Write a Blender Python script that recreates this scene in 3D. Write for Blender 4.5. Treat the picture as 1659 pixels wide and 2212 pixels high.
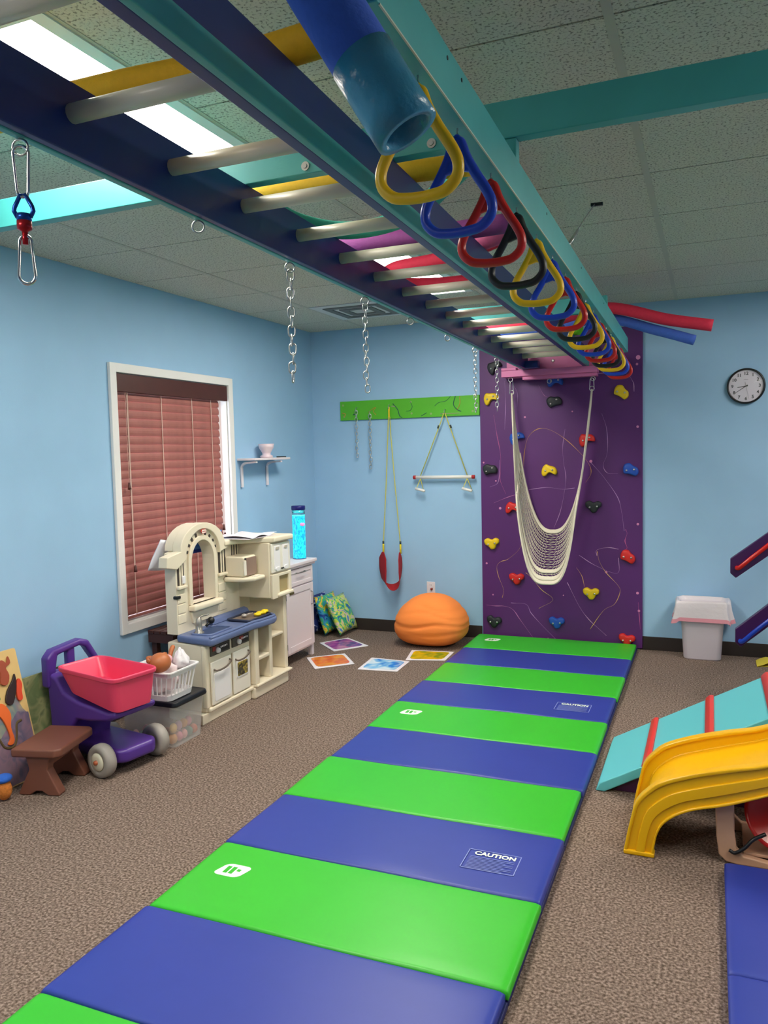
import bpy, bmesh, math, random
from mathutils import Vector, Matrix
from math import sin, cos, pi, radians
random.seed(7)
for o in list(bpy.data.objects): bpy.data.objects.remove(o)
S = bpy.context.scene
COL = S.collection

# ---------------------------------------------------------------- camera, world, exposure
cam = bpy.data.cameras.new('camera'); cam.sensor_fit = 'VERTICAL'; cam.sensor_height = 36
cam.lens = 1704.34 / 2212 * 36; cam.clip_start = 0.02
camo = bpy.data.objects.new('camera', cam); COL.objects.link(camo)
def cam_axes(yaw, pitch, roll):
    f = Vector((sin(yaw), cos(yaw), 0)); r = Vector((cos(yaw), -sin(yaw), 0)); u = Vector((0, 0, 1))
    f2 = f*cos(pitch) + u*sin(pitch); u2 = -f*sin(pitch) + u*cos(pitch)
    return r*cos(roll) + u2*sin(roll), -r*sin(roll) + u2*cos(roll), f2
r_, u_, f_ = cam_axes(-0.3941, -0.075, -0.0234)
camo.matrix_world = Matrix(((r_.x, u_.x, -f_.x, 0), (r_.y, u_.y, -f_.y, 0), (r_.z, u_.z, -f_.z, 1.5316), (0, 0, 0, 1)))
S.camera = camo
W = bpy.data.worlds.new('daylight'); S.world = W; W.use_nodes = True
W.node_tree.nodes['Background'].inputs[0].default_value = (0.78, 0.88, 1.0, 1)
W.node_tree.nodes['Background'].inputs[1].default_value = 6.0
S.view_settings.view_transform = 'Standard'; S.view_settings.look = 'None'
S.view_settings.gamma = 1; S.view_settings.use_curve_mapping = False
S.view_settings.exposure = 0.68
LAMP = 16.0            # strength of the ceiling troffers
XL, XR, YB, YF, ZC = -3.222, 3.0, 6.178, -2.8, 2.585

# ---------------------------------------------------------------- materials
def lin(h):
    h = h.lstrip('#'); c = [int(h[i:i+2], 16)/255 for i in (0, 2, 4)]
    return tuple((x/12.92 if x <= .04045 else ((x+.055)/1.055)**2.4) for x in c) + (1,)
MATS = {}
def M(key, hexc, rough=.5, metal=0, noise=0, nscale=30, bump=0, bscale=60, trans=0, coat=0, emit=None, estr=0, alpha=1, sss=0):
    if key in MATS: return MATS[key]
    m = bpy.data.materials.new(key); m.use_nodes = True
    nt = m.node_tree; b = nt.nodes['Principled BSDF']
    c = lin(hexc)
    b.inputs['Base Color'].default_value = c; b.inputs['Roughness'].default_value = rough
    b.inputs['Metallic'].default_value = metal
    if trans: b.inputs['Transmission Weight'].default_value = trans
    if coat: b.inputs['Coat Weight'].default_value = coat
    if alpha < 1: b.inputs['Alpha'].default_value = alpha
    if sss:
        b.inputs['Subsurface Weight'].default_value = sss; b.inputs['Subsurface Scale'].default_value = .02
    if emit: 
        b.inputs['Emission Color'].default_value = lin(emit); b.inputs['Emission Strength'].default_value = estr
    if noise or bump:
        tc = nt.nodes.new('ShaderNodeTexCoord')
    if noise:
        n = nt.nodes.new('ShaderNodeTexNoise'); n.inputs['Scale'].default_value = nscale; n.inputs['Detail'].default_value = 6
        nt.links.new(tc.outputs['Object'], n.inputs['Vector'])
        r = nt.nodes.new('ShaderNodeValToRGB')
        lo = tuple(max(0, x*(1-noise)) for x in c[:3]) + (1,); hi = tuple(min(1, x*(1+noise)) for x in c[:3]) + (1,)
        r.color_ramp.elements[0].color = lo; r.color_ramp.elements[1].color = hi
        r.color_ramp.elements[0].position = .3; r.color_ramp.elements[1].position = .7
        nt.links.new(n.outputs['Fac'], r.inputs['Fac']); nt.links.new(r.outputs['Color'], b.inputs['Base Color'])
    if bump:
        n2 = nt.nodes.new('ShaderNodeTexNoise'); n2.inputs['Scale'].default_value = bscale; n2.inputs['Detail'].default_value = 4
        nt.links.new(tc.outputs['Object'], n2.inputs['Vector'])
        bp = nt.nodes.new('ShaderNodeBump'); bp.inputs['Strength'].default_value = bump; bp.inputs['Distance'].default_value = .01
        nt.links.new(n2.outputs['Fac'], bp.inputs['Height']); nt.links.new(bp.outputs['Normal'], b.inputs['Normal'])
    MATS[key] = m
    return m
def multi(key, cols, scale=6, rough=.5, distort=1.5, kind='noise', bump=0):
    """a print of several flat colours in blotches"""
    if key in MATS: return MATS[key]
    m = bpy.data.materials.new(key); m.use_nodes = True; nt = m.node_tree; b = nt.nodes['Principled BSDF']
    b.inputs['Roughness'].default_value = rough
    tc = nt.nodes.new('ShaderNodeTexCoord'); n = nt.nodes.new('ShaderNodeTexNoise')
    n.inputs['Scale'].default_value = scale; n.inputs['Detail'].default_value = 2; n.inputs['Distortion'].default_value = distort
    nt.links.new(tc.outputs['Object'], n.inputs['Vector'])
    r = nt.nodes.new('ShaderNodeValToRGB'); r.color_ramp.interpolation = 'CONSTANT' if kind == 'hard' else 'LINEAR'
    els = r.color_ramp.elements
    while len(els) < len(cols): els.new(.5)
    for i, cc in enumerate(cols):
        els[i].position = .28 + .44*i/max(1, len(cols)-1); els[i].color = lin(cc)
    nt.links.new(n.outputs['Fac'], r.inputs['Fac']); nt.links.new(r.outputs['Color'], b.inputs['Base Color'])
    MATS[key] = m
    return m
wallm = M('wall_paint', '#9cc3e4', .7, noise=.03, nscale=3, bump=.05, bscale=220)
trimw = M('white_trim', '#e9e6e4', .45)
dark_base = M('rubber_baseboard', '#2c2320', .6)
navy = M('navy_paint', '#172f74', .4, noise=.06, nscale=12)
teal = M('teal_paint', '#45aaa9', .4, noise=.05, nscale=9)
rungm = M('rung_plastic', '#e6e0cc', .35)
steel = M('zinc_steel', '#c8c8c6', .28, metal=1)
chrome = M('polished_steel', '#dadada', .15, metal=1)
darkm = M('black_plastic', '#16171b', .4)
white = M('white_plastic', '#efeced', .4)
cream = M('cream_plastic', '#e8dcc4', .45, noise=.02, nscale=8)
creamw = M('off_white_plastic', '#ece6d8', .4)
slate = M('slate_blue_plastic', '#5f6e98', .4)
yel = M('yellow_plastic', '#f6c416', .35); blu = M('blue_plastic', '#1c44c4', .3); red = M('red_plastic', '#c8201c', .3)
pinkp = M('pink_paint', '#d874aa', .45)

# ---------------------------------------------------------------- geometry helpers
class MB:
    def __init__(s): s.v = []; s.f = []
    def add(s, v, f):
        n = len(s.v); s.v += [tuple(p) for p in v]; s.f += [tuple(i+n for i in q) for q in f]; return s
    def box(s, x0, x1, y0, y1, z0, z1):
        v = [(x, y, z) for z in (z0, z1) for y in (y0, y1) for x in (x0, x1)]
        return s.add(v, [(0, 2, 3, 1), (4, 5, 7, 6), (0, 1, 5, 4), (2, 6, 7, 3), (0, 4, 6, 2), (1, 3, 7, 5)])
    def hexa(s, bottom, top):
        return s.add(list(bottom)+list(top), [(3, 2, 1, 0), (4, 5, 6, 7)] + [(i, (i+1) % 4, 4+(i+1) % 4, 4+i) for i in range(4)])
    def prism(s, poly, axis, a, b):
        """poly in the two remaining axes (in xyz order), extruded from a to b along axis"""
        def mk(p, t): 
            q = list(p); q.insert(axis, t); return q
        n = len(poly)
        v = [mk(p, a) for p in poly] + [mk(p, b) for p in poly]
        f = [tuple(range(n)), tuple(range(2*n-1, n-1, -1))] + [(i, i+n, (i+1) % n+n, (i+1) % n) for i in range(n)]
        return s.add(v, f)
    def tube(s, pts, r, seg=8, closed=False, cap=True):
        P = [Vector(p) for p in pts]; n = len(P)
        R = r if isinstance(r, (list, tuple)) else [r]*n
        T = []
        for i in range(n):
            a = P[(i-1) % n] if (closed or i > 0) else P[i]; b = P[(i+1) % n] if (closed or i < n-1) else P[i]
            t = (b-a); T.append(t.normalized() if t.length > 1e-9 else Vector((0, 0, 1)))
        up = Vector((0, 0, 1)) if abs(T[0].z) < .9 else Vector((1, 0, 0))
        N = (up - T[0]*up.dot(T[0])).normalized()
        v = []; 
        for i in range(n):
            N = (N - T[i]*N.dot(T[i])); N = N.normalized() if N.length > 1e-9 else Vector((1, 0, 0))
            B = T[i].cross(N)
            for k in range(seg):
                a = 2*pi*k/seg; v.append(P[i] + (N*cos(a)+B*sin(a))*R[i])
        f = []
        for i in range(n if closed else n-1):
            j = (i+1) % n
            for k in range(seg):
                f.append((i*seg+k, i*seg+(k+1) % seg, j*seg+(k+1) % seg, j*seg+k))
        if cap and not closed:
            f.append(tuple(range(seg-1, -1, -1))); f.append(tuple((n-1)*seg+k for k in range(seg)))
        return s.add(v, f)
    def cyl(s, a, b, r, seg=20, r2=None): return s.tube([a, b], [r, r if r2 is None else r2], seg)
    def lathe(s, prof, c=(0, 0, 0), axis=2, seg=24):
        v = []; f = []; n = len(prof)
        for k in range(seg):
            a = 2*pi*k/seg
            for r, h in prof:
                p = [r*cos(a), r*sin(a)]; p.insert(axis, h); v.append((p[0]+c[0], p[1]+c[1], p[2]+c[2]))
        for k in range(seg):
            for i in range(n-1):
                q = (k*n+i, ((k+1) % seg)*n+i, ((k+1) % seg)*n+i+1, k*n+i+1)
                f.append(q)
        return s.add(v, f)
    def grid(s, fn, nu, nv, closeu=False, flip=False):
        v = [fn(i/(nu if closeu else nu-1), j/(nv-1)) for i in range(nu) for j in range(nv)]
        f = []
        for i in range(nu if closeu else nu-1):
            for j in range(nv-1):
                a = i*nv+j; b = ((i+1) % nu)*nv+j
                f.append((a, b, b+1, a+1) if not flip else (a, a+1, b+1, b))
        return s.add(v, f)
    def ball(s, c, rx, ry=None, rz=None, nu=16, nv=10):
        ry = rx if ry is None else ry; rz = rx if rz is None else rz
        return s.grid(lambda u, v: (c[0]+rx*sin(pi*v)*cos(2*pi*u), c[1]+ry*sin(pi*v)*sin(2*pi*u), c[2]-rz*cos(pi*v)), nu, nv, True)
    def xf(s, mat):
        s.v = [tuple(mat @ Vector(p)) for p in s.v]; return s
def link(name, mb, mat, parent=None, off=(0, 0, 0), bevel=0, smooth=False, sub=0, seg=2, recalc=True):
    me = bpy.data.meshes.new(name)
    me.from_pydata([(p[0]-off[0], p[1]-off[1], p[2]-off[2]) for p in mb.v], [], mb.f)
    if recalc:
        bm = bmesh.new(); bm.from_mesh(me); bmesh.ops.remove_doubles(bm, verts=bm.verts, dist=1e-6)
        bmesh.ops.recalc_face_normals(bm, faces=bm.faces); bm.to_mesh(me); bm.free()
    me.materials.append(mat)
    if smooth: me.polygons.foreach_set('use_smooth', [True]*len(me.polygons))
    o = bpy.data.objects.new(name, me); COL.objects.link(o)
    if parent: o.parent = parent
    if bevel:
        b = o.modifiers.new('bevel', 'BEVEL'); b.width = bevel; b.segments = seg; b.limit_method = 'ANGLE'; b.angle_limit = radians(40)
        me.polygons.foreach_set('use_smooth', [True]*len(me.polygons)); b.harden_normals = False
        w = o.modifiers.new('wn', 'WEIGHTED_NORMAL'); w.keep_sharp = False
    if sub:
        d = o.modifiers.new('sub', 'SUBSURF'); d.levels = sub; d.render_levels = sub
    return o
class Thing:
    """an Empty at a thing's base; parts are given in room coordinates unless local=True"""
    def __init__(s, name, label, cat, loc=(0, 0, 0), group=None, rotz=0, local=False, kind=None):
        s.o = bpy.data.objects.new(name, None); COL.objects.link(s.o); s.o.empty_display_size = .05
        s.o.location = loc; s.o.rotation_euler = (0, 0, rotz); s.loc = (0, 0, 0) if local else loc
        tag(s.o, label, cat, group, kind)
    def add(s, name, mb, mat, parent=None, label=None, **k):
        o = link(name, mb, mat, parent or s.o, s.loc, **k)
        if label: o['label'] = label
        return o
def tag(o, label=None, cat=None, group=None, kind=None):
    if label: o['label'] = label
    if cat: o['category'] = cat
    if group: o['group'] = group
    if kind: o['kind'] = kind
    return o
def solo(name, label, cat, mb, mat, loc=(0, 0, 0), group=None, local=False, **k):
    o = link(name, mb, mat, None, (0, 0, 0) if local else loc, **k); o.location = loc
    return tag(o, label, cat, group)
def struct(name, mb, mat, label=None, **k):
    o = link(name, mb, mat, **k); o['kind'] = 'structure'
    if label: o['label'] = label
    return o
def copy_tree(o, parent=None):
    c = o.copy(); COL.objects.link(c)
    if parent is not None: c.parent = parent
    for ch in list(o.children): copy_tree(ch, c)
    return c
def spline(pts, n=8, closed=False):
    P = [Vector(p) for p in pts]; m = len(P); out = []
    for i in range(m if closed else m-1):
        p0 = P[(i-1) % m] if (closed or i > 0) else P[0]*2-P[1]
        p1 = P[i]; p2 = P[(i+1) % m]; p3 = P[(i+2) % m] if (closed or i+2 < m) else P[-1]*2-P[-2]
        for k in range(n):
            t = k/n
            out.append(.5*((2*p1)+(-p0+p2)*t+(2*p0-5*p1+4*p2-p3)*t*t+(-p0+3*p1-3*p2+p3)*t**3))
    if not closed: out.append(P[-1])
    return out
def text_mesh(txt, size, align='CENTER', font_bold=False, extrude=.0005):
    cu = bpy.data.curves.new('t', 'FONT'); cu.body = txt; cu.size = size; cu.align_x = align; cu.align_y = 'CENTER'; cu.extrude = extrude
    cu.resolution_u = 3
    if font_bold: cu.offset = size*.035
    ob = bpy.data.objects.new('t', cu); COL.objects.link(ob)
    dg = bpy.context.evaluated_depsgraph_get(); dg.update()
    me = bpy.data.meshes.new_from_object(ob.evaluated_get(dg))
    mb = MB(); mb.v = [tuple(v.co) for v in me.vertices]; mb.f = [tuple(p.vertices) for p in me.polygons]
    bpy.data.objects.remove(ob); bpy.data.curves.remove(cu); bpy.data.meshes.remove(me)
    return mb
def rrect(x0, x1, y0, y1, r, n=4):
    out = []
    for cx, cy, a0 in ((x1-r, y1-r, 0), (x0+r, y1-r, 90), (x0+r, y0+r, 180), (x1-r, y0+r, 270)):
        for k in range(n+1):
            a = radians(a0+90*k/n); out.append((cx+r*cos(a), cy+r*sin(a)))
    return out
def XM(loc=(0, 0, 0), rx=0, ry=0, rz=0):
    return Matrix.Translation(loc) @ Matrix.Rotation(rz, 4, 'Z') @ Matrix.Rotation(ry, 4, 'Y') @ Matrix.Rotation(rx, 4, 'X')

# ---------------------------------------------------------------- the room shell
def carpet_mat():
    m = bpy.data.materials.new('carpet'); m.use_nodes = True; nt = m.node_tree; b = nt.nodes['Principled BSDF']
    b.inputs['Roughness'].default_value = 1; b.inputs['Specular IOR Level'].default_value = .05
    tc = nt.nodes.new('ShaderNodeTexCoord')
    n1 = nt.nodes.new('ShaderNodeTexNoise'); n1.inputs['Scale'].default_value = 110; n1.inputs['Detail'].default_value = 3
    n2 = nt.nodes.new('ShaderNodeTexVoronoi'); n2.inputs['Scale'].default_value = 230
    n3 = nt.nodes.new('ShaderNodeTexNoise'); n3.inputs['Scale'].default_value = 2.2; n3.inputs['Detail'].default_value = 3
    for n in (n1, n2, n3): nt.links.new(tc.outputs['Object'], n.inputs['Vector'])
    r = nt.nodes.new('ShaderNodeValToRGB'); e = r.color_ramp.elements
    e[0].position = .33; e[0].color = lin('#56493f'); e[1].position = .68; e[1].color = lin('#a8958a')
    x = e.new(.5); x.color = lin('#7f6e64')
    nt.links.new(n1.outputs['Fac'], r.inputs['Fac'])
    mx = nt.nodes.new('ShaderNodeMix'); mx.data_type = 'RGBA'; mx.blend_type = 'MULTIPLY'; mx.inputs['Factor'].default_value = .35
    nt.links.new(r.outputs['Color'], mx.inputs[6]); nt.links.new(n3.outputs['Color'], mx.inputs[7])
    r2 = nt.nodes.new('ShaderNodeValToRGB'); r2.color_ramp.elements[0].color = (.75, .73, .72, 1); r2.color_ramp.elements[1].color = (1, 1, 1, 1)
    nt.links.new(n3.outputs['Fac'], r2.inputs['Fac']); nt.links.new(r2.outputs['Color'], mx.inputs[7])
    nt.links.new(mx.outputs[2], b.inputs['Base Color'])
    bp = nt.nodes.new('ShaderNodeBump'); bp.inputs['Strength'].default_value = .6; bp.inputs['Distance'].default_value = .004
    nt.links.new(n2.outputs['Distance'], bp.inputs['Height']); nt.links.new(bp.outputs['Normal'], b.inputs['Normal'])
    return m
struct('floor', MB().box(XL-.12, XR+.12, YF-.12, YB+.12, -.1, 0), carpet_mat(), 'brown speckled low pile carpet')
WY0, WY1, WZ0, WZ1 = 3.69, 4.855, .545, 2.04
wl = MB()
wl.box(XL-.12, XL, YF-.12, WY0, 0, ZC+.1); wl.box(XL-.12, XL, WY1, YB, 0, ZC+.1)
wl.box(XL-.12, XL, WY0, WY1, 0, WZ0); wl.box(XL-.12, XL, WY0, WY1, WZ1, ZC+.1)
struct('wall_left', wl, wallm)
struct('wall_back', MB().box(XL-.12, XR+.12, YB, YB+.12, 0, ZC+.1), wallm)
struct('wall_right', MB().box(XR, XR+.12, YF-.12, YB, 0, ZC+.1), wallm)
struct('wall_front', MB().box(XL, XR, YF-.12, YF, 0, ZC+.1), wallm)
struct('baseboard_back', MB().box(XL, -1.72, YB-.008, YB, 0, .102).box(-.49, XR, YB-.008, YB, 0, .102), dark_base, bevel=.003)
struct('baseboard_left', MB().box(XL, XL+.008, YF, YB-.008, 0, .102), dark_base, bevel=.003)
struct('baseboard_right', MB().box(XR-.008, XR, YF, YB-.008, 0, .102), dark_base, bevel=.003)
# ceiling: a grid of 2 x 4 ft lay-in tiles
tile_m = bpy.data.materials.new('acoustic_tile'); tile_m.use_nodes = True
nt = tile_m.node_tree; b = nt.nodes['Principled BSDF']; b.inputs['Roughness'].default_value = .95
tc = nt.nodes.new('ShaderNodeTexCoord'); n = nt.nodes.new('ShaderNodeTexNoise'); n.inputs['Scale'].default_value = 120; n.inputs['Detail'].default_value = 5
r = nt.nodes.new('ShaderNodeValToRGB'); e = r.color_ramp.elements
e[0].position = .35; e[0].color = lin('#858278'); e[1].position = .47; e[1].color = lin('#d2d0c2')
nt.links.new(tc.outputs['Object'], n.inputs['Vector']); nt.links.new(n.outputs['Fac'], r.inputs['Fac']); nt.links.new(r.outputs['Color'], b.inputs['Base Color'])
bp = nt.nodes.new('ShaderNodeBump'); bp.inputs['Strength'].default_value = .5; bp.inputs['Distance'].default_value = .006
nt.links.new(n.outputs['Fac'], bp.inputs['Height']); nt.links.new(bp.outputs['Normal'], b.inputs['Normal'])
ceil = struct('ceiling', MB().box(XL-.12, XR+.12, YF-.12, YB+.12, ZC+.022, ZC+.12), M('ceiling_void', '#4a4a44', .9), 'dropped ceiling of grey textured acoustic tiles')
XS = [XL, -2.70, -1.46, -.24, .98, 2.20, XR]
YS = [YF] + [2.08+.61*k for k in range(-7, 7)] + [YB]
FIX = [(-2.07, -1.46, 1.47, 2.69), (-2.07, -1.46, 3.91, 5.13), (.98, 1.59, 1.47, 2.69), (.98, 1.59, 3.91, 5.13), (-2.07, -1.46, -.97, .25)]
VENT = (-2.70, -2.09, 5.13, 5.74)
tile_cache = {}
def tile(x0, x1, y0, y1):
    key = (round(x1-x0, 3), round(y1-y0, 3)); g = .004
    if key not in tile_cache:
        w, d = key[0]/2-g, key[1]/2-g
        o = link('ceiling_tile', MB().hexa([(-w, -d, 0), (w, -d, 0), (w, d, 0), (-w, d, 0)], [(-w, -d, .02), (w, -d, .02), (w, d, .02), (-w, d, .02)]), tile_m, ceil)
        tile_cache[key] = o
    else:
        o = tile_cache[key].copy(); COL.objects.link(o)
    o.location = ((x0+x1)/2, (y0+y1)/2, ZC)
for i in range(len(XS)-1):
    for j in range(len(YS)-1):
        x0, x1, y0, y1 = XS[i], XS[i+1], YS[j], YS[j+1]
        if y1-y0 < .05: continue
        for hx0, hx1, hy0, hy1 in FIX+[VENT]:
            if hx0 < x1-.02 and hx1 > x0+.02 and hy0 < y1-.02 and hy1 > y0+.02:
                if hx0-x0 > .05: tile(x0, hx0, y0, y1)
                if x1-hx1 > .05: tile(hx1, x1, y0, y1)
                break
        else: tile(x0, x1, y0, y1)
tbar = M('ceiling_runner', '#b9b8ab', .6)
for x in XS[1:-1]:
    link('ceiling_runner', MB().box(x-.012, x+.012, YF, YB, ZC-.002, ZC+.004), tbar, ceil)
# troffers
glow = M('lamp_diffuser', '#ffffff', .5, emit='#fff7ea', estr=LAMP)
fixture_frame = M('fixture_frame', '#dfe3dd', .4)
for k, (x0, x1, y0, y1) in enumerate(FIX):
    lab = ['bright ceiling light panel over the ladder beside the yellow noodle', 'bright ceiling light panel behind the curved red noodle',
           'ceiling light panel over the yellow slide', 'ceiling light panel between the slide and the clock wall', 'ceiling light panel over the room entrance by the blue wall', 'ceiling light panel over the open carpet behind the slide'][k]
    t = Thing('ceiling_light', lab, 'ceiling light', ((x0+x1)/2, (y0+y1)/2, ZC), 'recessed ceiling light panels')
    t.add('frame', MB().box(x0, x0+.045, y0, y1, ZC-.006, ZC+.02).box(x1-.045, x1, y0, y1, ZC-.006, ZC+.02).box(x0+.045, x1-.045, y0, y0+.03, ZC-.006, ZC+.02).box(x0+.045, x1-.045, y1-.03, y1, ZC-.006, ZC+.02), fixture_frame)
    t.add('diffuser', MB().box(x0+.045, x1-.045, y0+.03, y1-.03, ZC+.002, ZC+.008), glow)
# air vent
x0, x1, y0, y1 = VENT
t = Thing('ceiling_vent', 'white square air vent with dark louvre slots in the ceiling', 'vent', ((x0+x1)/2, (y0+y1)/2, ZC))
vw = M('vent_white', '#cfd2d2', .5)
t.add('plate', MB().box(x0+.01, x1-.01, y0+.01, y1-.01, ZC-.003, ZC+.004), vw)
dk = M('vent_shadow', '#707476', .8)
cx, cy = (x0+x1)/2, (y0+y1)/2
for q, (a, bb) in enumerate(((.22, .17), (.13, .08))):
    for (ax0, ax1, ay0, ay1) in ((cx-a, cx+a, cy+bb, cy+a), (cx-a, cx+a, cy-a, cy-bb), (cx-a, cx-bb, cy-bb, cy+bb), (cx+bb, cx+a, cy-bb, cy+bb)):
        t.add('louvre', MB().box(ax0, ax1, ay0, ay1, ZC-.009, ZC-.003), dk)
# ---------------------------------------------------------------- window and blind
wf = MB()
for (y0, y1, z0, z1) in ((3.64, WY0+.004, .49, 2.09), (WY1-.004, 4.905, .49, 2.09), (WY0, WY1, 2.036, 2.09), (WY0, WY1, .49, .55)):
    wf.box(XL, XL+.022, y0, y1, z0, z1)
w1 = bpy.data.objects.new('window_1', None); COL.objects.link(w1); w1.location = (XL, 4.27, .49); w1['kind'] = 'structure'; w1['label'] = 'white framed window with daylight behind a brown blind'
def wadd(n, mb, m, **k): return link(n, mb, m, w1, (XL, 4.27, .49), **k)
wadd('window_frame', wf, trimw, bevel=.004)
wadd('window_reveal', MB().box(XL-.118, XL-.002, WY0-.004, WY0+.012, WZ0, WZ1).box(XL-.118, XL-.002, WY1-.012, WY1+.004, WZ0, WZ1).box(XL-.118, XL-.002, WY0+.012, WY1-.012, WZ1-.012, WZ1).box(XL-.118, XL-.002, WY0+.012, WY1-.012, WZ0-.004, WZ0+.014), trimw)
wadd('sash', MB().box(XL-.1, XL-.075, WY0+.012, WY0+.055, WZ0+.01, WZ1).box(XL-.1, XL-.075, WY1-.055, WY1-.012, WZ0+.01, WZ1).box(XL-.1, XL-.075, WY0+.055, WY1-.055, 1.27, 1.31).box(XL-.1, XL-.075, WY0+.055, WY1-.055, WZ0+.01, WZ0+.05), trimw)
glassm = M('window_glass', '#ffffff', .02, trans=1)
wadd('pane', MB().box(XL-.09, XL-.086, WY0+.055, WY1-.055, WZ0+.05, 1.27), glassm)
wadd('pane', MB().box(XL-.09, XL-.086, WY0+.055, WY1-.055, 1.31, WZ1-.01), glassm)
slat_m = M('wood_slat', '#a0625a', .5, noise=.12, nscale=14, sss=0)
valm = M('wood_valance', '#4c231d', .45, noise=.1, nscale=10)
cordm = M('blind_cord', '#d8b9ac', .7)
B = Thing('window_blind', 'reddish brown wooden slat blind hanging in the white window frame', 'blind', (XL, 4.27, WZ0))
B.add('valance', MB().box(XL-.012, XL+.018, WY0+.005, WY1-.02, 1.925, 2.03), valm, bevel=.004)
SY0, SY1 = WY0+.02, WY1-.085
NS = 26; ztop, zbot = 1.905, .615
sl = MB(); a = radians(78); hw = .0268
def slat_prof(cx, cz):
    out = []
    for s in (-1, -.5, 0, .5, 1): out.append((cx + s*hw*cos(a) + .007*(1-s*s)*sin(a), cz - s*hw*sin(a) + .007*(1-s*s)*cos(a)))
    for s in (1, .5, 0, -.5, -1): out.append((cx + s*hw*cos(a) + .007*(1-s*s)*sin(a) - .0028*sin(a), cz - s*hw*sin(a) + .007*(1-s*s)*cos(a) - .0028*cos(a)))
    return out
base = None
for k in range(NS):
    z = ztop + (zbot-ztop)*k/(NS-1)
    if base is None:
        base = B.add('slat', MB().prism(slat_prof(XL-.022, z), 1, SY0, SY1), slat_m, smooth=False)
    else:
        c = base.copy(); COL.objects.link(c); c.location = (0, 0, z-ztop)
B.add('bottom_rail', MB().box(XL-.045, XL-.005, SY0, SY1, .568, .585), slat_m, bevel=.004)
for y in (SY0+.1, SY0+.42, SY0+.74, SY1-.1):
    B.add('cord', MB().box(XL-.012, XL-.010, y-.003, y+.003, .575, 1.93), cordm)
for (y, z) in ((SY0+.06, 1.36), (SY0+.08, .86), (SY1-.03, 1.02), (SY1-.02, .96)):
    t_ = B.add('tassel', MB().lathe([(.0, .03), (.006, .028), (.009, .0), (.011, -.012), (0, -.014)], (XL+.012, y, z), seg=10), valm, smooth=True)
    B.add('tassel_cord', MB().cyl((XL+.012, y, z+.025), (XL+.012, y, 1.93), .0012, 5), cordm)

# ---------------------------------------------------------------- overhead ladder (monkey bars)
ZB = 2.14
SL = -.025                                   # the ladder runs slightly out of true with the room
def lx(x0, y): return x0 + SL*y
def skew_box(xa, xb, y0, y1, z0, z1):
    return MB().hexa([(lx(xa, y0), y0, z0), (lx(xb, y0), y0, z0), (lx(xb, y1), y1, z0), (lx(xa, y1), y1, z0)],
                     [(lx(xa, y0), y0, z1), (lx(xb, y0), y0, z1), (lx(xb, y1), y1, z1), (lx(xa, y1), y1, z1)])
LY0, LY1 = -.6, 6.06
L = Thing('overhead_ladder', 'long navy and teal wooden overhead ladder with white rungs', 'ladder', (-1.0, 2.7, ZB))
L.add('rail', skew_box(-1.168, -1.148, LY0, LY1, ZB, ZB+.142), navy, bevel=.003, label='navy inner board of the ladder rail')
L.add('rail', skew_box(-1.188, -1.1685, LY0, LY1, ZB-.002, ZB+.10), teal, bevel=.003, label='teal outer board of the ladder rail')
L.add('rail', skew_box(-.740, -.711, LY0, LY1, ZB, ZB+.1415), navy, bevel=.003, label='navy inner board of the ladder rail')
L.add('rail', skew_box(-.7105, -.692, LY0, LY1, ZB-.002, ZB+.045), teal, bevel=.003, label='teal outer board of the ladder rail')
ry0 = 1.27; rstep = .3262
for k in range(-4, 15):
    y = ry0 + k*rstep
    L.add('rung', MB().cyl((lx(-1.16, y), y, ZB+.078), (lx(-.725, y), y, ZB+.078), .019, 14), rungm, smooth=True)
L.add('end_block', MB().box(-1.345, -1.20, 5.93, 6.015, 2.1385, 2.19), navy, bevel=.003)
def eye(thing, x, y, z, r=.013, w=.0025, rot=0):
    m = MB()
    ring = [(r*cos(t*pi/8), 0, -r*1.15 + r*sin(t*pi/8)) for t in range(16)]
    m.tube(ring, w, 6, closed=True); m.cyl((0, 0, -.004), (0, 0, .012), w, 6)
    m.xf(XM((x, y, z), rz=rot))
    thing.add('eye_bolt', m, steel, smooth=True)
eyes = [1.16, 1.74, 2.24, 2.86, 3.40, 3.99, 4.56, 5.13]
for i, y in enumerate(eyes): eye(L, lx(-1.178, y), y, ZB-.002, r=.015, rot=.35+.2*(i % 3))
# cross beams
def bolt(thing, x, y, z, r=.012):
    thing.add('bolt', MB().lathe([(0, -.006), (r*.5, -.006), (r*.55, -.003), (r, -.003), (r, 0), (0, 0)], (x, y, z), axis=1, seg=16), steel, smooth=False)
X1 = Thing('support_beam', 'long teal wooden cross beam lying over the ladder and the ring beam', 'beam', (-.8, 1.96, ZB+.144))
X1.add('beam', MB().box(XL, XR, 1.94, 1.978, ZB+.1425, ZB+.232), teal, bevel=.003)
bolt(X1, -1.011, 1.94, ZB+.162); bolt(X1, -.654, 1.94, ZB+.162)
X1.add('spacer_block', MB().box(-.475, -.44, 1.942, 1.976, ZB+.093, ZB+.142), teal, bevel=.003)
X2 = Thing('support_beam', 'teal wooden cross beam resting on the ladder near the climbing wall', 'beam', (-.8, 4.6, ZB+.14))
X2.add('beam', MB().box(-1.45, -.54, 4.58, 4.62, ZB+.143, ZB+.232), teal, bevel=.003)
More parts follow.
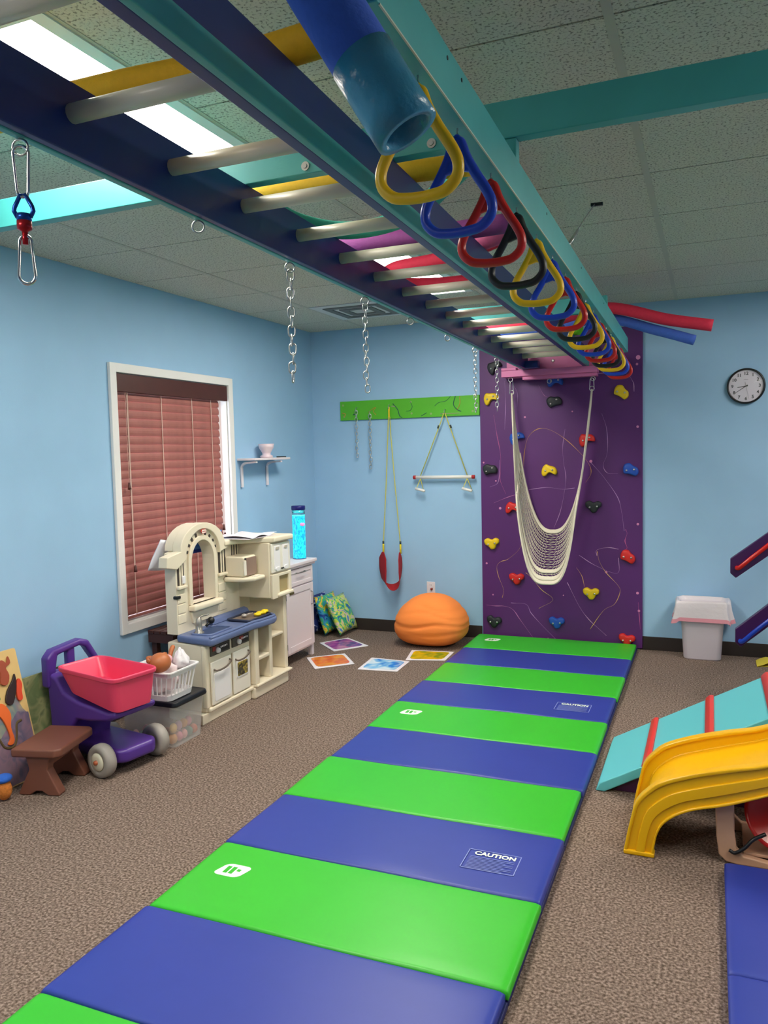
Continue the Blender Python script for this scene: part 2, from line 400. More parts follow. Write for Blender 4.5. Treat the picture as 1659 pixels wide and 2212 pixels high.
# beam that carries the rings
RB = Thing('ring_beam', 'long teal wooden beam carrying a row of coloured hand rings', 'beam', (-.46, 3.0, ZB))
def rx(y): return -.402 - .0185*y
def rbox(dx0, dx1, y0, y1, z0, z1):
    return MB().hexa([(rx(y0)+dx0, y0, z0), (rx(y0)+dx1, y0, z0), (rx(y1)+dx1, y1, z0), (rx(y1)+dx0, y1, z0)],
                     [(rx(y0)+dx0, y0, z1), (rx(y0)+dx1, y0, z1), (rx(y1)+dx1, y1, z1), (rx(y1)+dx0, y1, z1)])
RB.add('beam', rbox(-.038, 0, 1.03, 5.36, ZB, ZB+.092), teal, bevel=.003)
RB.add('worn_edge', rbox(-.0022, .0006, 1.04, 3.2, ZB-.0006, ZB+.002), M('bare_wood_edge', '#c9cbb8', .7))
for y in (1.36, 1.45, 2.35, 3.1, 3.9):
    RB.add('screw', MB().lathe([(0, .001), (.004, .001), (.004, -.001), (0, -.001)], (rx(y), y, ZB+.07), axis=0, seg=8), darkm)
ringY = [1.254, 1.484, 1.75, 2.02, 2.29, 2.56, 2.83, 3.11, 3.38, 3.65, 3.93, 4.19, 4.44, 4.70, 4.96]
for y in ringY:
    x = rx(y)-.019
    hk = [(x, y, ZB+.004), (x, y, ZB-.010), (x+.004, y-.003, ZB-.016), (x+.004, y-.006, ZB-.026), (x, y-.006, ZB-.031), (x-.004, y-.005, ZB-.026), (x-.004, y-.003, ZB-.020)]
    RB.add('hook', MB().tube(spline(hk, 4), .0019, 6), steel, smooth=True)
half = [(0, -.014), (.008, -.018), (.018, -.045), (.036, -.078), (.056, -.110), (.0665, -.135), (.064, -.158), (.045, -.176), (.02, -.181)]
loop = [(x, 0, z) for x, z in half] + [(0, 0, -.182)] + [(-x, 0, z) for x, z in reversed(half[1:])]
names = ['yellow', 'blue', 'red', 'black']
rmats = {'yellow': yel, 'blue': blu, 'red': red, 'black': darkm}
rtub = MB().tube(spline(loop, 4, True), .0098, 10, closed=True)
web = MB().prism([(.0, -.0), (.008, -.006), (.018, -.045), (.046, -.094), (.026, -.074), (0, -.067), (-.026, -.074), (-.046, -.094), (-.018, -.045), (-.008, -.006)], 1, -.006, .006)
order = {0: 'second', 1: 'third', 2: 'fourth'}
nth = ['foremost', 'second', 'third', 'last']
cnt = {}
for i, y in enumerate(ringY):
    c = names[i % 4]; cnt[c] = cnt.get(c, 0)+1
    nb = names[(i-1) % 4] if i else None
    if i == 0: lab = 'yellow triangular hand ring beside the open end of the blue foam tube'
    elif i == len(ringY)-1: lab = 'last red triangular hand ring at the wall end of the teal beam'
    elif cnt[c] == 1: lab = '%s triangular hand ring in the first set of four from the foam tube end' % c
    else: lab = '%s triangular hand ring in the %s set of four from the foam tube end' % (c, ['', '', 'second', 'third', 'fourth'][cnt[c]])
    t = Thing('hand_ring', lab, 'ring', (rx(y)-.019, y-.004, ZB-.012), 'coloured hand rings hanging from the teal beam', rotz=random.uniform(-.12, .12)+.05, local=True)
    t.add('grip', rtub, rmats[c], smooth=True); t.add('web', web, rmats[c], bevel=.003)
# ---------------------------------------------------------------- foam noodles stored on the ladder
def noodle(label, pts, r, mat, name='foam_noodle', hollow=True, n=8):
    P = spline(pts, n)
    c = tuple(P[len(P)//2])
    t = Thing(name, label, 'foam noodle', (c[0], c[1], c[2]-r), 'foam noodles stored on the ladder')
    t.add('foam', MB().tube(P, r, 16), mat, smooth=True)
    return t
foam = lambda k, h: M(k, h, .75, noise=.05, nscale=60, bump=.15, bscale=150)
ny, nt_, npu, nr, ng, nb_, npk = foam('foam_yellow', '#e2ae10'), foam('foam_teal', '#3fae9a'), foam('foam_purple', '#8c3f86'), foam('foam_red', '#d8294a'), foam('foam_green', '#7bd41f'), foam('foam_blue', '#3b62c0'), foam('foam_pink', '#e06a9a')
zt = ZB+.142+.036
noodle('yellow foam noodle lying across the rails nearest the blue foam tube', [(-1.75, 1.39, zt), (-1.2, 1.40, zt), (-.9, 1.415, zt), (-.505, 1.385, zt)], .034, ny)
noodle('yellow foam noodle lying just behind the bolted teal cross beam', [(-1.30, 2.13, zt), (-1.05, 2.14, zt), (-.77, 2.15, zt), (-.62, 2.17, zt)], .03, ny)
noodle('bent teal foam noodle drooping between the ladder rungs', [(-1.33, 2.22, zt+.03), (-1.305, 2.40, zt), (-1.22, 2.56, zt-.005), (-1.08, 2.60, zt), (-.93, 2.57, zt+.02), (-.80, 2.47, zt+.05), (-.70, 2.34, zt+.05), (-.66, 2.25, zt+.04)], .03, nt_)
noodle('purple foam noodle lying straight across the ladder', [(-1.33, 2.78, zt), (-1.0, 2.79, zt), (-.64, 2.77, zt)], .034, npu)
noodle('curled red foam noodle looped in front of the far light panel', [(-.66, 3.02, zt+.05), (-.85, 3.10, zt+.02), (-1.05, 3.17, zt), (-1.26, 3.23, zt), (-1.37, 3.38, zt), (-1.33, 3.55, zt), (-1.16, 3.62, zt), (-.95, 3.61, zt)], .033, nr)
noodle('short pink foam noodle end showing between the rings', [(-.84, 2.99, zt+.0), (-.76, 2.93, zt), (-.66, 2.87, zt)], .034, npk)
noodle('red foam noodle sticking out past the teal beam toward the clock wall', [(-1.38, 5.06, zt), (-1.0, 5.05, zt), (-.62, 5.18, ZB+.262), (-.26, 5.2, ZB+.165), (0.0, 5.2, ZB+.107)], .036, nr)
noodle('blue foam noodle sticking out under the red noodle beside the climbing wall', [(-1.38, 5.30, zt), (-1.0, 5.29, zt), (-.64, 5.27, ZB+.213), (-.32, 5.22, ZB+.107), (-.10, 5.2, ZB+.027)], .031, nb_)
noodle('green foam noodle lying across the ladder near the climbing wall', [(-1.40, 5.48, zt), (-1.1, 5.45, zt), (-.80, 5.44, zt)], .034, ng)
# thick foam tube with a taped open end
T = Thing('foam_tube', 'thick blue hollow foam tube with glossy teal tape round its end', 'foam tube', (-.39, 1.05, 1.96))
axis = [(-1.30, .66, 2.325), (-1.0, .74, 2.33), (-.76, .82, 2.335), (-.65, .875, 2.345), (-.539, .927, 2.246), (-.466, .947, 2.121), (-.361, .975, 1.938)]
P = spline(axis, 6)
def hollow(P, r, ri):
    m = MB(); 
    o = MB().tube(P, r, 24, cap=False); i = MB().tube(P, ri, 24, cap=False)
    n = len(o.v); m.v = o.v+i.v; m.f = o.f+[tuple(reversed([k+n for k in q])) for q in i.f]
    for k in range(24):
        k2 = (k+1) % 24; m.f.append((k, k2, n+k2, n+k)); e0 = n-24; m.f.append((e0+k, e0+k2, n+e0+k2, n+e0+k))
    return m
T.add('foam', hollow(P[:-2], .0418, .029), foam('foam_royal', '#3f69d4'), smooth=True)
tapem = M('teal_tape', '#3c90b4', .25, bump=.35, bscale=40)
T.add('tape', hollow(P[-4:], .043, .0315), tapem, smooth=True)
# ---------------------------------------------------------------- chains and hardware hanging from the ladder
def chain_links(x, y, z0, z1, lk=.032, w=.0095, r=.0022, swing=0.0):
    n = max(2, int((z0-z1)/(lk*.78))); out = []
    for k in range(n):
        z = z0-(k+.5)*(z0-z1)/n
        h = lk/2-w
        pts = [(w*cos(t*pi/6), 0, h*(1 if t <= 6 else -1)+w*sin(t*pi/6)) for t in range(13)]
        pts = [(w*cos(t*pi/6), 0, (h if t < 6 else -h)+w*sin(t*pi/6)) for t in (0, 1, 2, 3, 4, 5)] + [(-w, 0, h), (-w, 0, -h)] + [(w*cos(t*pi/6), 0, -h+w*sin(t*pi/6)) for t in (7, 8, 9, 10, 11)] + [(w, 0, -h)]
        out.append((pts, z))
    return out
def chain(label, x, y, z0, z1, lk=.032, w=.0095, r=.0022, mat=None, rot=.5):
    t = Thing('steel_chain', label, 'chain', (x, y, z1), 'loose steel chains')
    base = None
    for i, (pts, z) in enumerate(chain_links(x, y, z0, z1, lk, w, r)):
        if base is None:
            base = link('chain_link', MB().tube(pts, r, 6, closed=True), mat or steel, t.o, smooth=True); o = base
        else:
            o = base.copy(); COL.objects.link(o)
        o.location = (0.002*sin(i*1.7), 0.002*cos(i*2.1), z-z1); o.rotation_euler = (0, 0, rot+(pi/2)*(i % 2)+.25*sin(i))
    return t
chain('steel chain hanging from the ladder rail in front of the white air vent', lx(-1.178, 2.86), 2.86, ZB-.028, 1.77)
chain('thick-linked steel chain hanging from the ladder rail over the dark window blind wall', lx(-1.178, 2.24), 2.24, ZB-.028, 1.765, lk=.036, w=.0105, r=.0026)
chain('steel chain hanging from the ladder rail in front of the green board', lx(-1.178, 4.56), 4.56, ZB-.028, 1.76)
chain('steel chain hanging from the ladder rail over the yellow climbing hold', lx(-1.178, 5.13), 5.13, ZB-.028, 1.79)
# swivel hook: two carabiners with a red and blue swivel between
hx, hy = lx(-1.178, 1.16), 1.16
H = Thing('swivel_hook', 'two steel carabiners joined by a red and blue swivel', 'swivel hook', (hx, hy, 1.87))
def carab(z0, z1, wt, wb, r):
    n = 10; pts = []
    for k in range(n+1):
        a = pi*k/n; pts.append((wt*cos(a), z0-wt+wt*sin(a)))
    for k in range(n+1):
        a = pi+pi*k/n; pts.append((wb*cos(a), z1+wb+wb*sin(a)))
    return MB().tube([(x, 0, z) for x, z in pts], r, 8, closed=True)
RZ = XM((hx, hy, 0), rz=.45)
H.add('carabiner', carab(ZB-.016, 2.03, .0145, .0105, .0033).xf(RZ), chrome, smooth=True)
H.add('carabiner', carab(1.958, 1.868, .011, .0155, .0034).xf(RZ), chrome, smooth=True)
sw = H.add('swivel_shackle', MB().tube([(-.012, 0, 1.992), (-.018, 0, 2.004), (-.016, 0, 2.012), (-.004, 0, 2.035), (.004, 0, 2.035), (.016, 0, 2.012), (.018, 0, 2.004), (.012, 0, 1.992)], .0042, 8).lathe([(0, 1.998), (.0135, 1.998), (.0135, 1.985), (0, 1.985)], seg=16).xf(RZ), M('anodised_blue', '#1f4fa8', .3, metal=.7), smooth=True)
H.add('swivel_body', MB().lathe([(0, 1.985), (.0135, 1.985), (.0135, 1.970), (.006, 1.966), (.005, 1.962), (0, 1.962)], seg=16).tube([(0, 0, 1.964), (0, 0, 1.942)], .0055, 8).xf(RZ), M('anodised_red', '#b3202a', .3, metal=.6), smooth=True)
# ceiling hook with a thin wire on the right
K = Thing('ceiling_hook_wire', 'thin twisted wire from a ceiling clip down to the teal ring beam', 'wire', (rx(2.82), 2.82, ZB+.09))
p0 = (-.474, 3.60, ZC); p1 = (rx(2.82)-.006, 2.82, ZB+.092)
K.add('wire', MB().tube([p0, (p0[0]*.6+p1[0]*.4, p0[1]*.6+p1[1]*.4, p0[2]*.6+p1[2]*.4+.004), p1], .0025, 6), steel, smooth=True)
K.add('clip', MB().box(-.49, -.44, 3.585, 3.60, ZC-.012, ZC), darkm); K.add('turnbuckle', MB().tube([(p0[0]*.3+p1[0]*.7, p0[1]*.3+p1[1]*.7, p0[2]*.3+p1[2]*.7), p1], .006, 8), steel, smooth=True)

# ---------------------------------------------------------------- climbing wall
PX0, PX1, PZ1, PY = -1.71, -.472, 2.42, YB-.022
purple = M('purple_paint', '#552068', .5, noise=.05, nscale=5)
CW = Thing('climbing_wall', 'tall purple painted climbing panel with moulded holds and paint drips', 'climbing wall', (-1.09, YB, 0))
CW.add('panel', MB().box(PX0, PX1, PY, YB, 0.01, PZ1), purple, bevel=.003)
def cw(xc, yc): return (-1.7295+.0010143*xc, 2.318-.0010808*yc)
def blob(pts, y0, th, z_off=0):
    """a rounded climbing hold: outline in x,z; domed toward the room"""
    n = len(pts); m = MB()
    cx = sum(p[0] for p in pts)/n; cz = sum(p[1] for p in pts)/n
    rings = [(1.0, 0), (1.0, .55), (.92, .86), (.72, 1.0), (.3, 1.0)]
    v = []
    for s_, d in rings:
        for p in pts: v.append((cx+(p[0]-cx)*s_, y0-th*d, cz+(p[1]-cz)*s_))
    f = []
    for i in range(len(rings)-1):
        for k in range(n): f.append((i*n+k, i*n+(k+1) % n, (i+1)*n+(k+1) % n, (i+1)*n+k))
    f.append(tuple((len(rings)-1)*n+k for k in range(n)))
    return m.add(v, f)
hold_shapes = [
    [(-.058, -.02), (-.05, .02), (-.025, .045), (0, .036), (.022, .03), (.045, .02), (.06, -.006), (.052, -.036), (.02, -.02), (-.006, -.022), (-.03, -.045), (-.05, -.044)],
    [(-.06, .03), (-.03, .045), (0, .03), (.03, .042), (.058, .028), (.056, 0), (.036, -.012), (.02, -.042), (-.01, -.046), (-.03, -.02), (-.054, -.004)],
    [(-.052, .01), (-.04, .042), (-.005, .05), (.02, .03), (.05, .014), (.058, -.02), (.04, -.046), (.012, -.038), (-.015, -.03), (-.045, -.026)],
]
hm = {'y': M('hold_yellow', '#e8c312', .5), 'b': M('hold_blue', '#1f52b8', .5), 'r': M('hold_red', '#d0231f', .5), 'k': M('hold_black', '#23272d', .55)}
hn = {'y': 'yellow', 'b': 'blue', 'r': 'red', 'k': 'black'}
HOLDS = [('y', 110, 345, 0, .3), ('y', 1090, 350, 2, -.3), ('k', 600, 395, 2, .5), ('b', 310, 640, 0, .5), ('r', 840, 665, 0, .3), ('y', 560, 880, 0, 0), ('k', 95, 870, 2, .4), ('b', 1155, 885, 2, 0), ('r', 275, 1150, 0, 0),
         ('k', 890, 1140, 1, 0), ('y', 105, 1418, 1, .1), ('r', 1135, 1490, 2, -.2), ('r', 300, 1675, 1, 0), ('y', 870, 1760, 1, 0), ('b', 610, 1985, 1, 0), ('k', 115, 2005, 1, -.1), ('r', 1130, 2078, 1, -.1), ('b', 610, 232, 0, 0), ('k', 140, 120, 0, .6)]
for c, xc, yc, sh, ro in HOLDS:
    x, z = cw(xc, yc)
    if c == 'b' and yc < 300: z -= .015
    pts = [(x+px*cos(ro)-pz*sin(ro), z+px*sin(ro)+pz*cos(ro)) for px, pz in [p[:2] for p in spline([(a, b_, 0) for a, b_ in hold_shapes[sh]], 3, True)]]
    h = CW.add('climbing_hold', blob(pts, PY, .034), hm[c], label=hn[c]+' moulded hand hold', smooth=True)
    for dx, dz in ((-.026, -.004), (.028, .002)):
        bx, bz = x+dx*cos(ro)-dz*sin(ro), z+dx*sin(ro)+dz*cos(ro)
        CW.add('bolt', MB().lathe([(0, -.008), (.006, -.008), (.0075, -.004), (.0075, .004), (0, .004)], (bx, PY-.033, bz), axis=1, seg=10), steel, parent=h, smooth=True)
drips = [
    ('#c96aa0', [(130, 470), (150, 600), (180, 760), (178, 880), (175, 950), (218, 1050)]), ('#d9a35c', [(360, 850), (370, 740), (400, 640), (470, 585), (560, 590), (680, 660), (800, 770), (860, 850), (870, 910), (832, 970)]),
    ('#b98bc4', [(680, 590), (662, 720), (668, 830), (685, 930), (672, 1040), (640, 1180), (590, 1300)]), ('#b98bc4', [(400, 1020), (540, 1005), (660, 1018), (750, 1010)]),
    ('#c078b0', [(120, 1118), (220, 1080), (320, 1050)]), ('#d8a878', [(180, 1825), (190, 1760), (150, 1660), (140, 1590), (170, 1555), (235, 1530), (330, 1440), (345, 1300)]),
    ('#c078b0', [(50, 1885), (120, 1890), (200, 1888), (265, 1910), (320, 1980), (430, 2120)]), ('#b98bc4', [(250, 1860), (370, 1865), (410, 1930), (500, 2020), (610, 2120)]),
    ('#e0b070', [(915, 1460), (930, 1530), (980, 1610), (1060, 1690), (1080, 1740), (1040, 1830), (960, 1880), (860, 2020)]), ('#c99ac8', [(1070, 1440), (990, 1430), (912, 1450), (912, 1490)]),
    ('#d46aa2', [(1120, 1300), (1130, 1330), (1115, 1380), (1130, 1430), (1100, 1450)]), ('#b98bc4', [(870, 830), (960, 930), (1060, 1070), (1090, 1170), (1110, 1310)]),
    ('#b98bc4', [(950, 490), (985, 600), (990, 760), (960, 850), (990, 905), (1065, 910)]), ('#c99ac8', [(690, 1690), (780, 1860), (850, 1950), (920, 2010), (980, 2060)]),
    ('#e0a870', [(760, 1580), (800, 1640), (820, 1720)]), ('#b98bc4', [(780, 1490), (900, 1560), (1060, 1610), (1070, 1500)]), ('#d8b070', [(370, 1630), (420, 1670), (490, 1750), (580, 1820), (470, 1890)]),
    ('#d46aa2', [(1210, 1810), (1215, 1880), (1225, 2000)]), ('#b070a8', [(480, 270), (520, 340), (550, 360)]), ('#c99ac8', [(1180, 350), (1170, 280), (1100, 220), (850, 212)]), ('#b98bc4', [(280, 250), (318, 320), (315, 420)]), ('#b98bc4', [(220, 230), (225, 400), (215, 580)]), ('#b98bc4', [(90, 1000), (160, 960), (170, 800)])]
for hexc, pl in drips:
    pts = [(cw(a, b_)[0], PY-.0005, cw(a, b_)[1]) for a, b_ in pl]
    sp = spline(pts, 6)
    rad = [.0007+.0022*abs(sin(i*.23+len(pl)))**6 for i in range(len(sp))]
    CW.add('paint_drip', MB().tube(sp, rad, 5), M('drip'+hexc, hexc, .5), smooth=True)
for i, (a, b_, r0) in enumerate([(375, 495, 8), (735, 468, 6), (1205, 590, 9), (1207, 1262, 9), (172, 1157, 10), (57, 1570, 8), (1205, 1745, 10), (1215, 1870, 9), (780, 2145, 10), (440, 2125, 8), (1208, 120, 16), (1200, 165, 9), (870, 822, 11), (43, 818, 7), (140, 955, 6), (1210, 2185, 12), (540, 2110, 6), (660, 1785, 5), (105, 1805, 6), (980, 1605, 9)]):
    x, z = cw(a, b_); rr = r0*.00105
    CW.add('paint_splat', MB().lathe([(0, -.001), (rr*.8, -.0008), (rr, 0)], (x, PY-.0002, z), axis=1, seg=10), M('splat', '#d080b0', .5))
# ---------------------------------------------------------------- pink support boards at the wall end of the ladder
PB = Thing('pink_support_bracket', 'pink painted boards on the climbing wall holding the ladder end and hammock', 'bracket', (-1.13, YB, 2.06))
PB.add('back_board', MB().box(-1.48, -.79, PY-.04, PY-.001, 2.085, 2.30), pinkp, bevel=.003)
PB.add('ledger_board', MB().box(-1.50, -.78, PY-.135, PY-.041, 2.088, 2.136), pinkp, bevel=.003)
PB.add('cleat', MB().box(-1.50, -1.385, PY-.135, PY-.06, 2.137, 2.158), pinkp, bevel=.003)
PB.add('lower_board', MB().box(-1.34, -.785, PY-.12, PY-.041, 2.062, 2.0875), pinkp, bevel=.002)
for x in (-1.12, -.95): PB.add('bolt', MB().lathe([(0, -.006), (.008, -.006), (.012, -.002), (.012, 0), (0, 0)], (x, PY-.041, 2.20), axis=1, seg=12), steel)
def eyeb(x, y, z, r=.016): eye(PB, x, y, z, r, .003)
eyeb(-1.14, PY-.09, 2.062); eyeb(-1.436, PY-.1, 2.088); eyeb(-.816, PY-.1, 2.062)
# ---------------------------------------------------------------- net hammock chair
rope = M('cotton_rope', '#e4dcc8', .85, bump=.3, bscale=200)
HM = Thing('hammock_chair', 'cream cotton net hammock hanging in front of the purple climbing wall', 'hammock', (-1.125, 5.98, .5))
HYt = PY-.10
zt_ = 1.965
def sling(u, v):
    s_ = -1+2*u
    xc = -1.126 - .004*s_; w = .306
    t = abs(s_)
    zb = .905*(1-v) + .525*v
    p = 2.6 + 1.0*v
    x = xc + w*s_*(1 - .02*v*(1-t))
    z = zb + (zt_-zb)*t**p
    k = min(1, (1-t**p)*1.6)
    y = HYt + (.035*(1-v) - .24*v)*k
    x += (.5-v)*.03*k*(1 if s_ > 0 else -1)*(t)
    return Vector((x, y, z))
def upar(i, n):                              # denser stations near the hooks, where the curve is steep
    a = -1+2*i/n
    return .5+.5*math.copysign(abs(a)**.62, a)
NU, NV = 54, 22
net = MB()
for j in range(NV+1):
    net.tube([sling(upar(i, NU), j/NV) for i in range(NU+1)], .0017, 4)
for i in range(9, NU-8):
    net.tube([sling(upar(i+(.5 if j % 2 else -.5), NU), j/NV) for j in range(NV+1)], .0015, 4)
HM.add('net', net, rope, smooth=True)
for v0, v1 in ((0, .07), (.86, .93), (.94, 1.0), (.74, .80)):
    HM.add('woven_band', MB().grid(lambda u, v: tuple(sling(upar(8+u*(NU-16), NU), v0+(v1-v0)*v)), NU, 4), rope, smooth=True).modifiers.new('solid', 'SOLIDIFY').thickness = .01
for sx in (0, 1):
    top = sling(sx, .5)
    for v in (0.05, .3, .5, .7, .9):
        HM.add('suspension_cord', MB().tube([sling((upar(i, NU) if sx == 0 else 1-upar(i, NU)), v) for i in range(0, 11)], [.007]*3+[.006]*3+[.0045]*5, 6), rope, smooth=True)
    HM.add('carabiner', carab(.106 if sx == 0 else .095, 0, .013, .016, .003).xf(XM((top.x, top.y, zt_-.012), rz=.8 if sx == 0 else .3)), steel, smooth=True)
    HM.add('ring', MB().tube([(top.x+.017*cos(k*pi/8), top.y, zt_+.006+.017*sin(k*pi/8)) for k in range(16)], .003, 6, closed=True), steel, smooth=True)
# ---------------------------------------------------------------- green hook board and what hangs from it
GY = YB-.02
greenp = M('lime_paint', '#55b424', .5, noise=.05, nscale=6)
G = Thing('green_hook_board', 'bright green paint-splashed wall board with steel hooks', 'hook board', (-2.33, YB, 1.81))
G.add('board', MB().box(-2.945, -1.715, GY, YB, 1.814, 1.975), greenp, bevel=.002)
gcol = {'d': '#1c5a4c', 'o': '#c98a3a', 'g': '#a9a98a'}
def gp(xc, yc):                               # board picture coordinates to wall coordinates
    return (-2.945+(xc-540)/(1577-540)*1.23, GY-.0006, 1.975-(yc-345-(1577-xc)/1037*25+10)/150*.161)
for c, pl, r0 in [('d', [(950, 385), (985, 430), (1000, 480), (1020, 495)], .0035), ('d', [(1080, 370), (1095, 410), (1080, 440), (1050, 445)], .0022), ('d', [(1260, 410), (1290, 385), (1340, 375), (1375, 340)], .002), ('d', [(1410, 340), (1395, 400), (1420, 440), (1450, 455)], .0035),
                  ('d', [(1160, 485), (1200, 460)], .003), ('o', [(760, 450), (790, 425), (820, 410), (800, 440), (820, 470)], .0022), ('o', [(555, 450), (580, 460), (570, 480)], .0035), ('o', [(1440, 345), (1440, 400), (1420, 440)], .0025), ('g', [(940, 405), (965, 408)], .004), ('d', [(640, 465), (665, 462)], .004), ('g', [(1300, 470), (1440, 468)], .003)]:
    G.add('paint_drip', MB().tube(spline([gp(*p) for p in pl], 5), r0, 5), M('gd'+c, gcol[c], .5), smooth=True)
for (a, b_) in ((563, 390), (570, 480), (1085, 375), (1232, 468), (1090, 463), (1547, 345), (1548, 440), (1530, 455)):
    p = gp(a, b_); G.add('screw_plug', MB().lathe([(0, -.001), (.009, -.0006), (.009, .001), (0, .001)], p, axis=1, seg=10), M('plug', '#8fae6a', .6))
HKS = [(-2.785, 1.90), (-2.66, 1.865), (-2.487, 1.91), (-2.0, 1.85)]
for x, z in HKS:
    G.add('hook', MB().tube(spline([(x, GY+.003, z+.02), (x, GY-.015, z+.02), (x, GY-.03, z+.008), (x, GY-.033, z-.008), (x, GY-.022, z-.016), (x, GY-.012, z-.008)], 5), .003, 6), steel, smooth=True)
chain('short steel chain hanging at the outer end of the green board', -2.785, GY-.026, 1.892, 1.50, lk=.036, w=.0105, r=.0031)
chain('longer steel chain hanging on the green board next to the yellow strap', -2.66, GY-.026, 1.855, 1.40, lk=.038, w=.011, r=.0033)
ylr = M('yellow_rope', '#cfc85a', .8, bump=.3, bscale=300)
redf = M('red_fabric', '#a51320', .8)
SW = Thing('sling_swing', 'red fabric sling swing on long yellow ropes from the green board', 'swing', (-2.49, GY-.05, .40))
SW.add('strap_loop', MB().box(-2.493, -2.478, GY-.028, GY-.018, 1.825, 1.91), M('yellow_web', '#e0c81e', .7), bevel=.004)
xl, xr = -2.555, -2.40
for sx, x in ((-1, xl), (1, xr)):
    SW.add('rope', MB().tube([(-2.485+sx*.006, GY-.024, 1.83), (-2.485+sx*.012, GY-.028, 1.70), (x*.5-2.485*.5, GY-.035, 1.28), (x, GY-.045, .76), (x, GY-.045, .70)], .0042, 8), ylr, smooth=True)
    SW.add('rope_clamp', MB().cyl((x, GY-.045, .79), (x, GY-.045, .765), .008, 10), M('clamp', '#3e4a46', .5, metal=.6), smooth=True)
    SW.add('rope_end', MB().cyl((x, GY-.045, .765), (x, GY-.045, .685), .0085, 8), M('yellow_web', '#e0c81e', .7), smooth=True)
def seat(u, v):
    a = -1+2*u; xc = (xl+xr)/2; R = (xr-xl)/2+.004
    if abs(a) > .42:                          # the two hanging ends
        k = (abs(a)-.42)/.58; x = xc+math.copysign(R-.006*sin(pi*k)*-1, a); z = .485+.215*k
    else:
        th = a/.42*pi/2; k = 0; x = xc+R*sin(th); z = .485-.085*cos(th)
    narrow = 1-.75*max(0, (k-.75)/.25)
    lf = .5-.5*max(-1, min(1, a/.6))           # 1 on one side, 0 on the other
    wx, wy, wz = .040*lf+.006, -.055+.02*lf, -.02*(1-abs(a))
    q = (v-.5)*2*narrow
    return (x+wx*q+.01*lf, GY-.075+wy*q, z+wz*q)
so = SW.add('seat_sling', MB().grid(seat, 40, 6), redf, smooth=True); so.modifiers.new('solid', 'SOLIDIFY').thickness = .004
TB = Thing('trapeze_bar', 'white trapeze bar with red end caps and two small triangle handles', 'trapeze', (-2.015, GY-.03, 1.2))
bz = 1.322
TB.add('bar', MB().cyl((-2.255, GY-.03, bz), (-1.775, GY-.03, bz), .0135, 16), M('bar_white', '#e9e6e2', .4), smooth=True)
for x0, x1 in ((-2.277, -2.254), (-1.776, -1.753)): TB.add('end_cap', MB().cyl((x0, GY-.03, bz), (x1, GY-.03, bz), .0158, 16), M('cap_red', '#b01a20', .4), smooth=True)
for sx, x in ((-1, -2.215), (1, -1.815)):
    TB.add('rope', MB().tube([(-2.0+sx*.006, GY-.028, 1.838), (-2.0+sx*.03, GY-.03, 1.77), (x, GY-.03, bz+.012)], .0042, 8), ylr, smooth=True)
    TB.add('rope_clamp', MB().cyl((-2.0+sx*.048, GY-.03, 1.742), (-2.0+sx*.057, GY-.03, 1.718), .008, 8), M('clamp', '#3e4a46', .5, metal=.6), smooth=True)
    tri = TB.add('handle_rope', MB().tube([(x, GY-.032, bz-.012), (x-.038, GY-.04, bz-.098), (x+.038+.006*sx, GY-.05, bz-.11), (x, GY-.032, bz-.012)], .0038, 6), ylr, smooth=True)
    TB.add('handle_grip', MB().cyl((x-.042, GY-.04, bz-.092), (x+.042, GY-.052, bz-.112), .011, 12), M('bar_white', '#e9e6e2', .4), smooth=True)
# outlet, clock
O = Thing('wall_outlet', 'white wall outlet plate above the orange bean bag', 'outlet', (-2.158, YB, .34))
O.add('plate', MB().box(-2.195, -2.122, YB-.006, YB, .338, .448), M('outlet_white', '#e3dde2', .4), bevel=.003)
for z in (.418, .368):
    f_o = O.add('socket', MB().prism(rrect(-2.172, -2.145, z-.016, z+.016, .01), 1, YB-.008, YB-.0055), M('outlet_white', '#e3dde2', .4))
    for dx in (-.006, .006): O.add('slot', MB().box(-2.158+dx-.0012, -2.158+dx+.0012, YB-.0088, YB-.0078, z-.002, z+.008), darkm, parent=f_o)
O.add('plug', MB().cyl((-2.150, YB-.02, .388), (-2.150, YB-.006, .388), .009, 12), M('plug_red', '#8c2620', .5), smooth=True)
CK = Thing('wall_clock', 'round white wall clock with black rim and black numerals', 'clock', (.221, YB, 1.94))
cc = (.221, YB-.004, 1.94)
CK.add('case', MB().lathe([(0, 0), (.118, 0), (.125, -.012), (.125, -.028), (.120, -.034), (.113, -.033), (.111, -.022)], (cc[0], YB, cc[2]), axis=1, seg=48), M('clock_rim', '#0e0e12', .3), smooth=True)
face = CK.add('face', MB().lathe([(0, -.016), (.112, -.016), (.112, -.012), (0, -.012)], (cc[0], YB, cc[2]), axis=1, seg=48), M('clock_face', '#d9d2de', .5))
ink = M('clock_ink', '#17171f', .6)
RT = Matrix.Rotation(pi/2, 4, 'X')
for h in range(1, 13):
    a = radians(30*h); mb = text_mesh(str(h), .030, font_bold=True).xf(Matrix.Translation((cc[0]+.088*sin(a), YB-.0168, cc[2]+.088*cos(a))) @ RT)
    CK.add('numeral', mb, ink, parent=face, recalc=False)
def hand(deg, ln, w, tail, y, m=ink, nm='hand'):
    a = radians(deg); d = Vector((sin(a), 0, cos(a))); n = Vector((cos(a), 0, -sin(a)))
    c = Vector((cc[0], y, cc[2])); p = [c-d*tail+n*w, c-d*tail-n*w, c+d*ln-n*w*.6, c+d*ln+n*w*.6]
    CK.add(nm, MB().hexa([tuple(q) for q in p], [tuple(q+Vector((0, -.001, 0))) for q in p]), m)
hand(262, .056, .0035, .012, YB-.0185); hand(236, .086, .0026, .014, YB-.0198); hand(168, .09, .0007, .03, YB-.021, nm='second_hand')
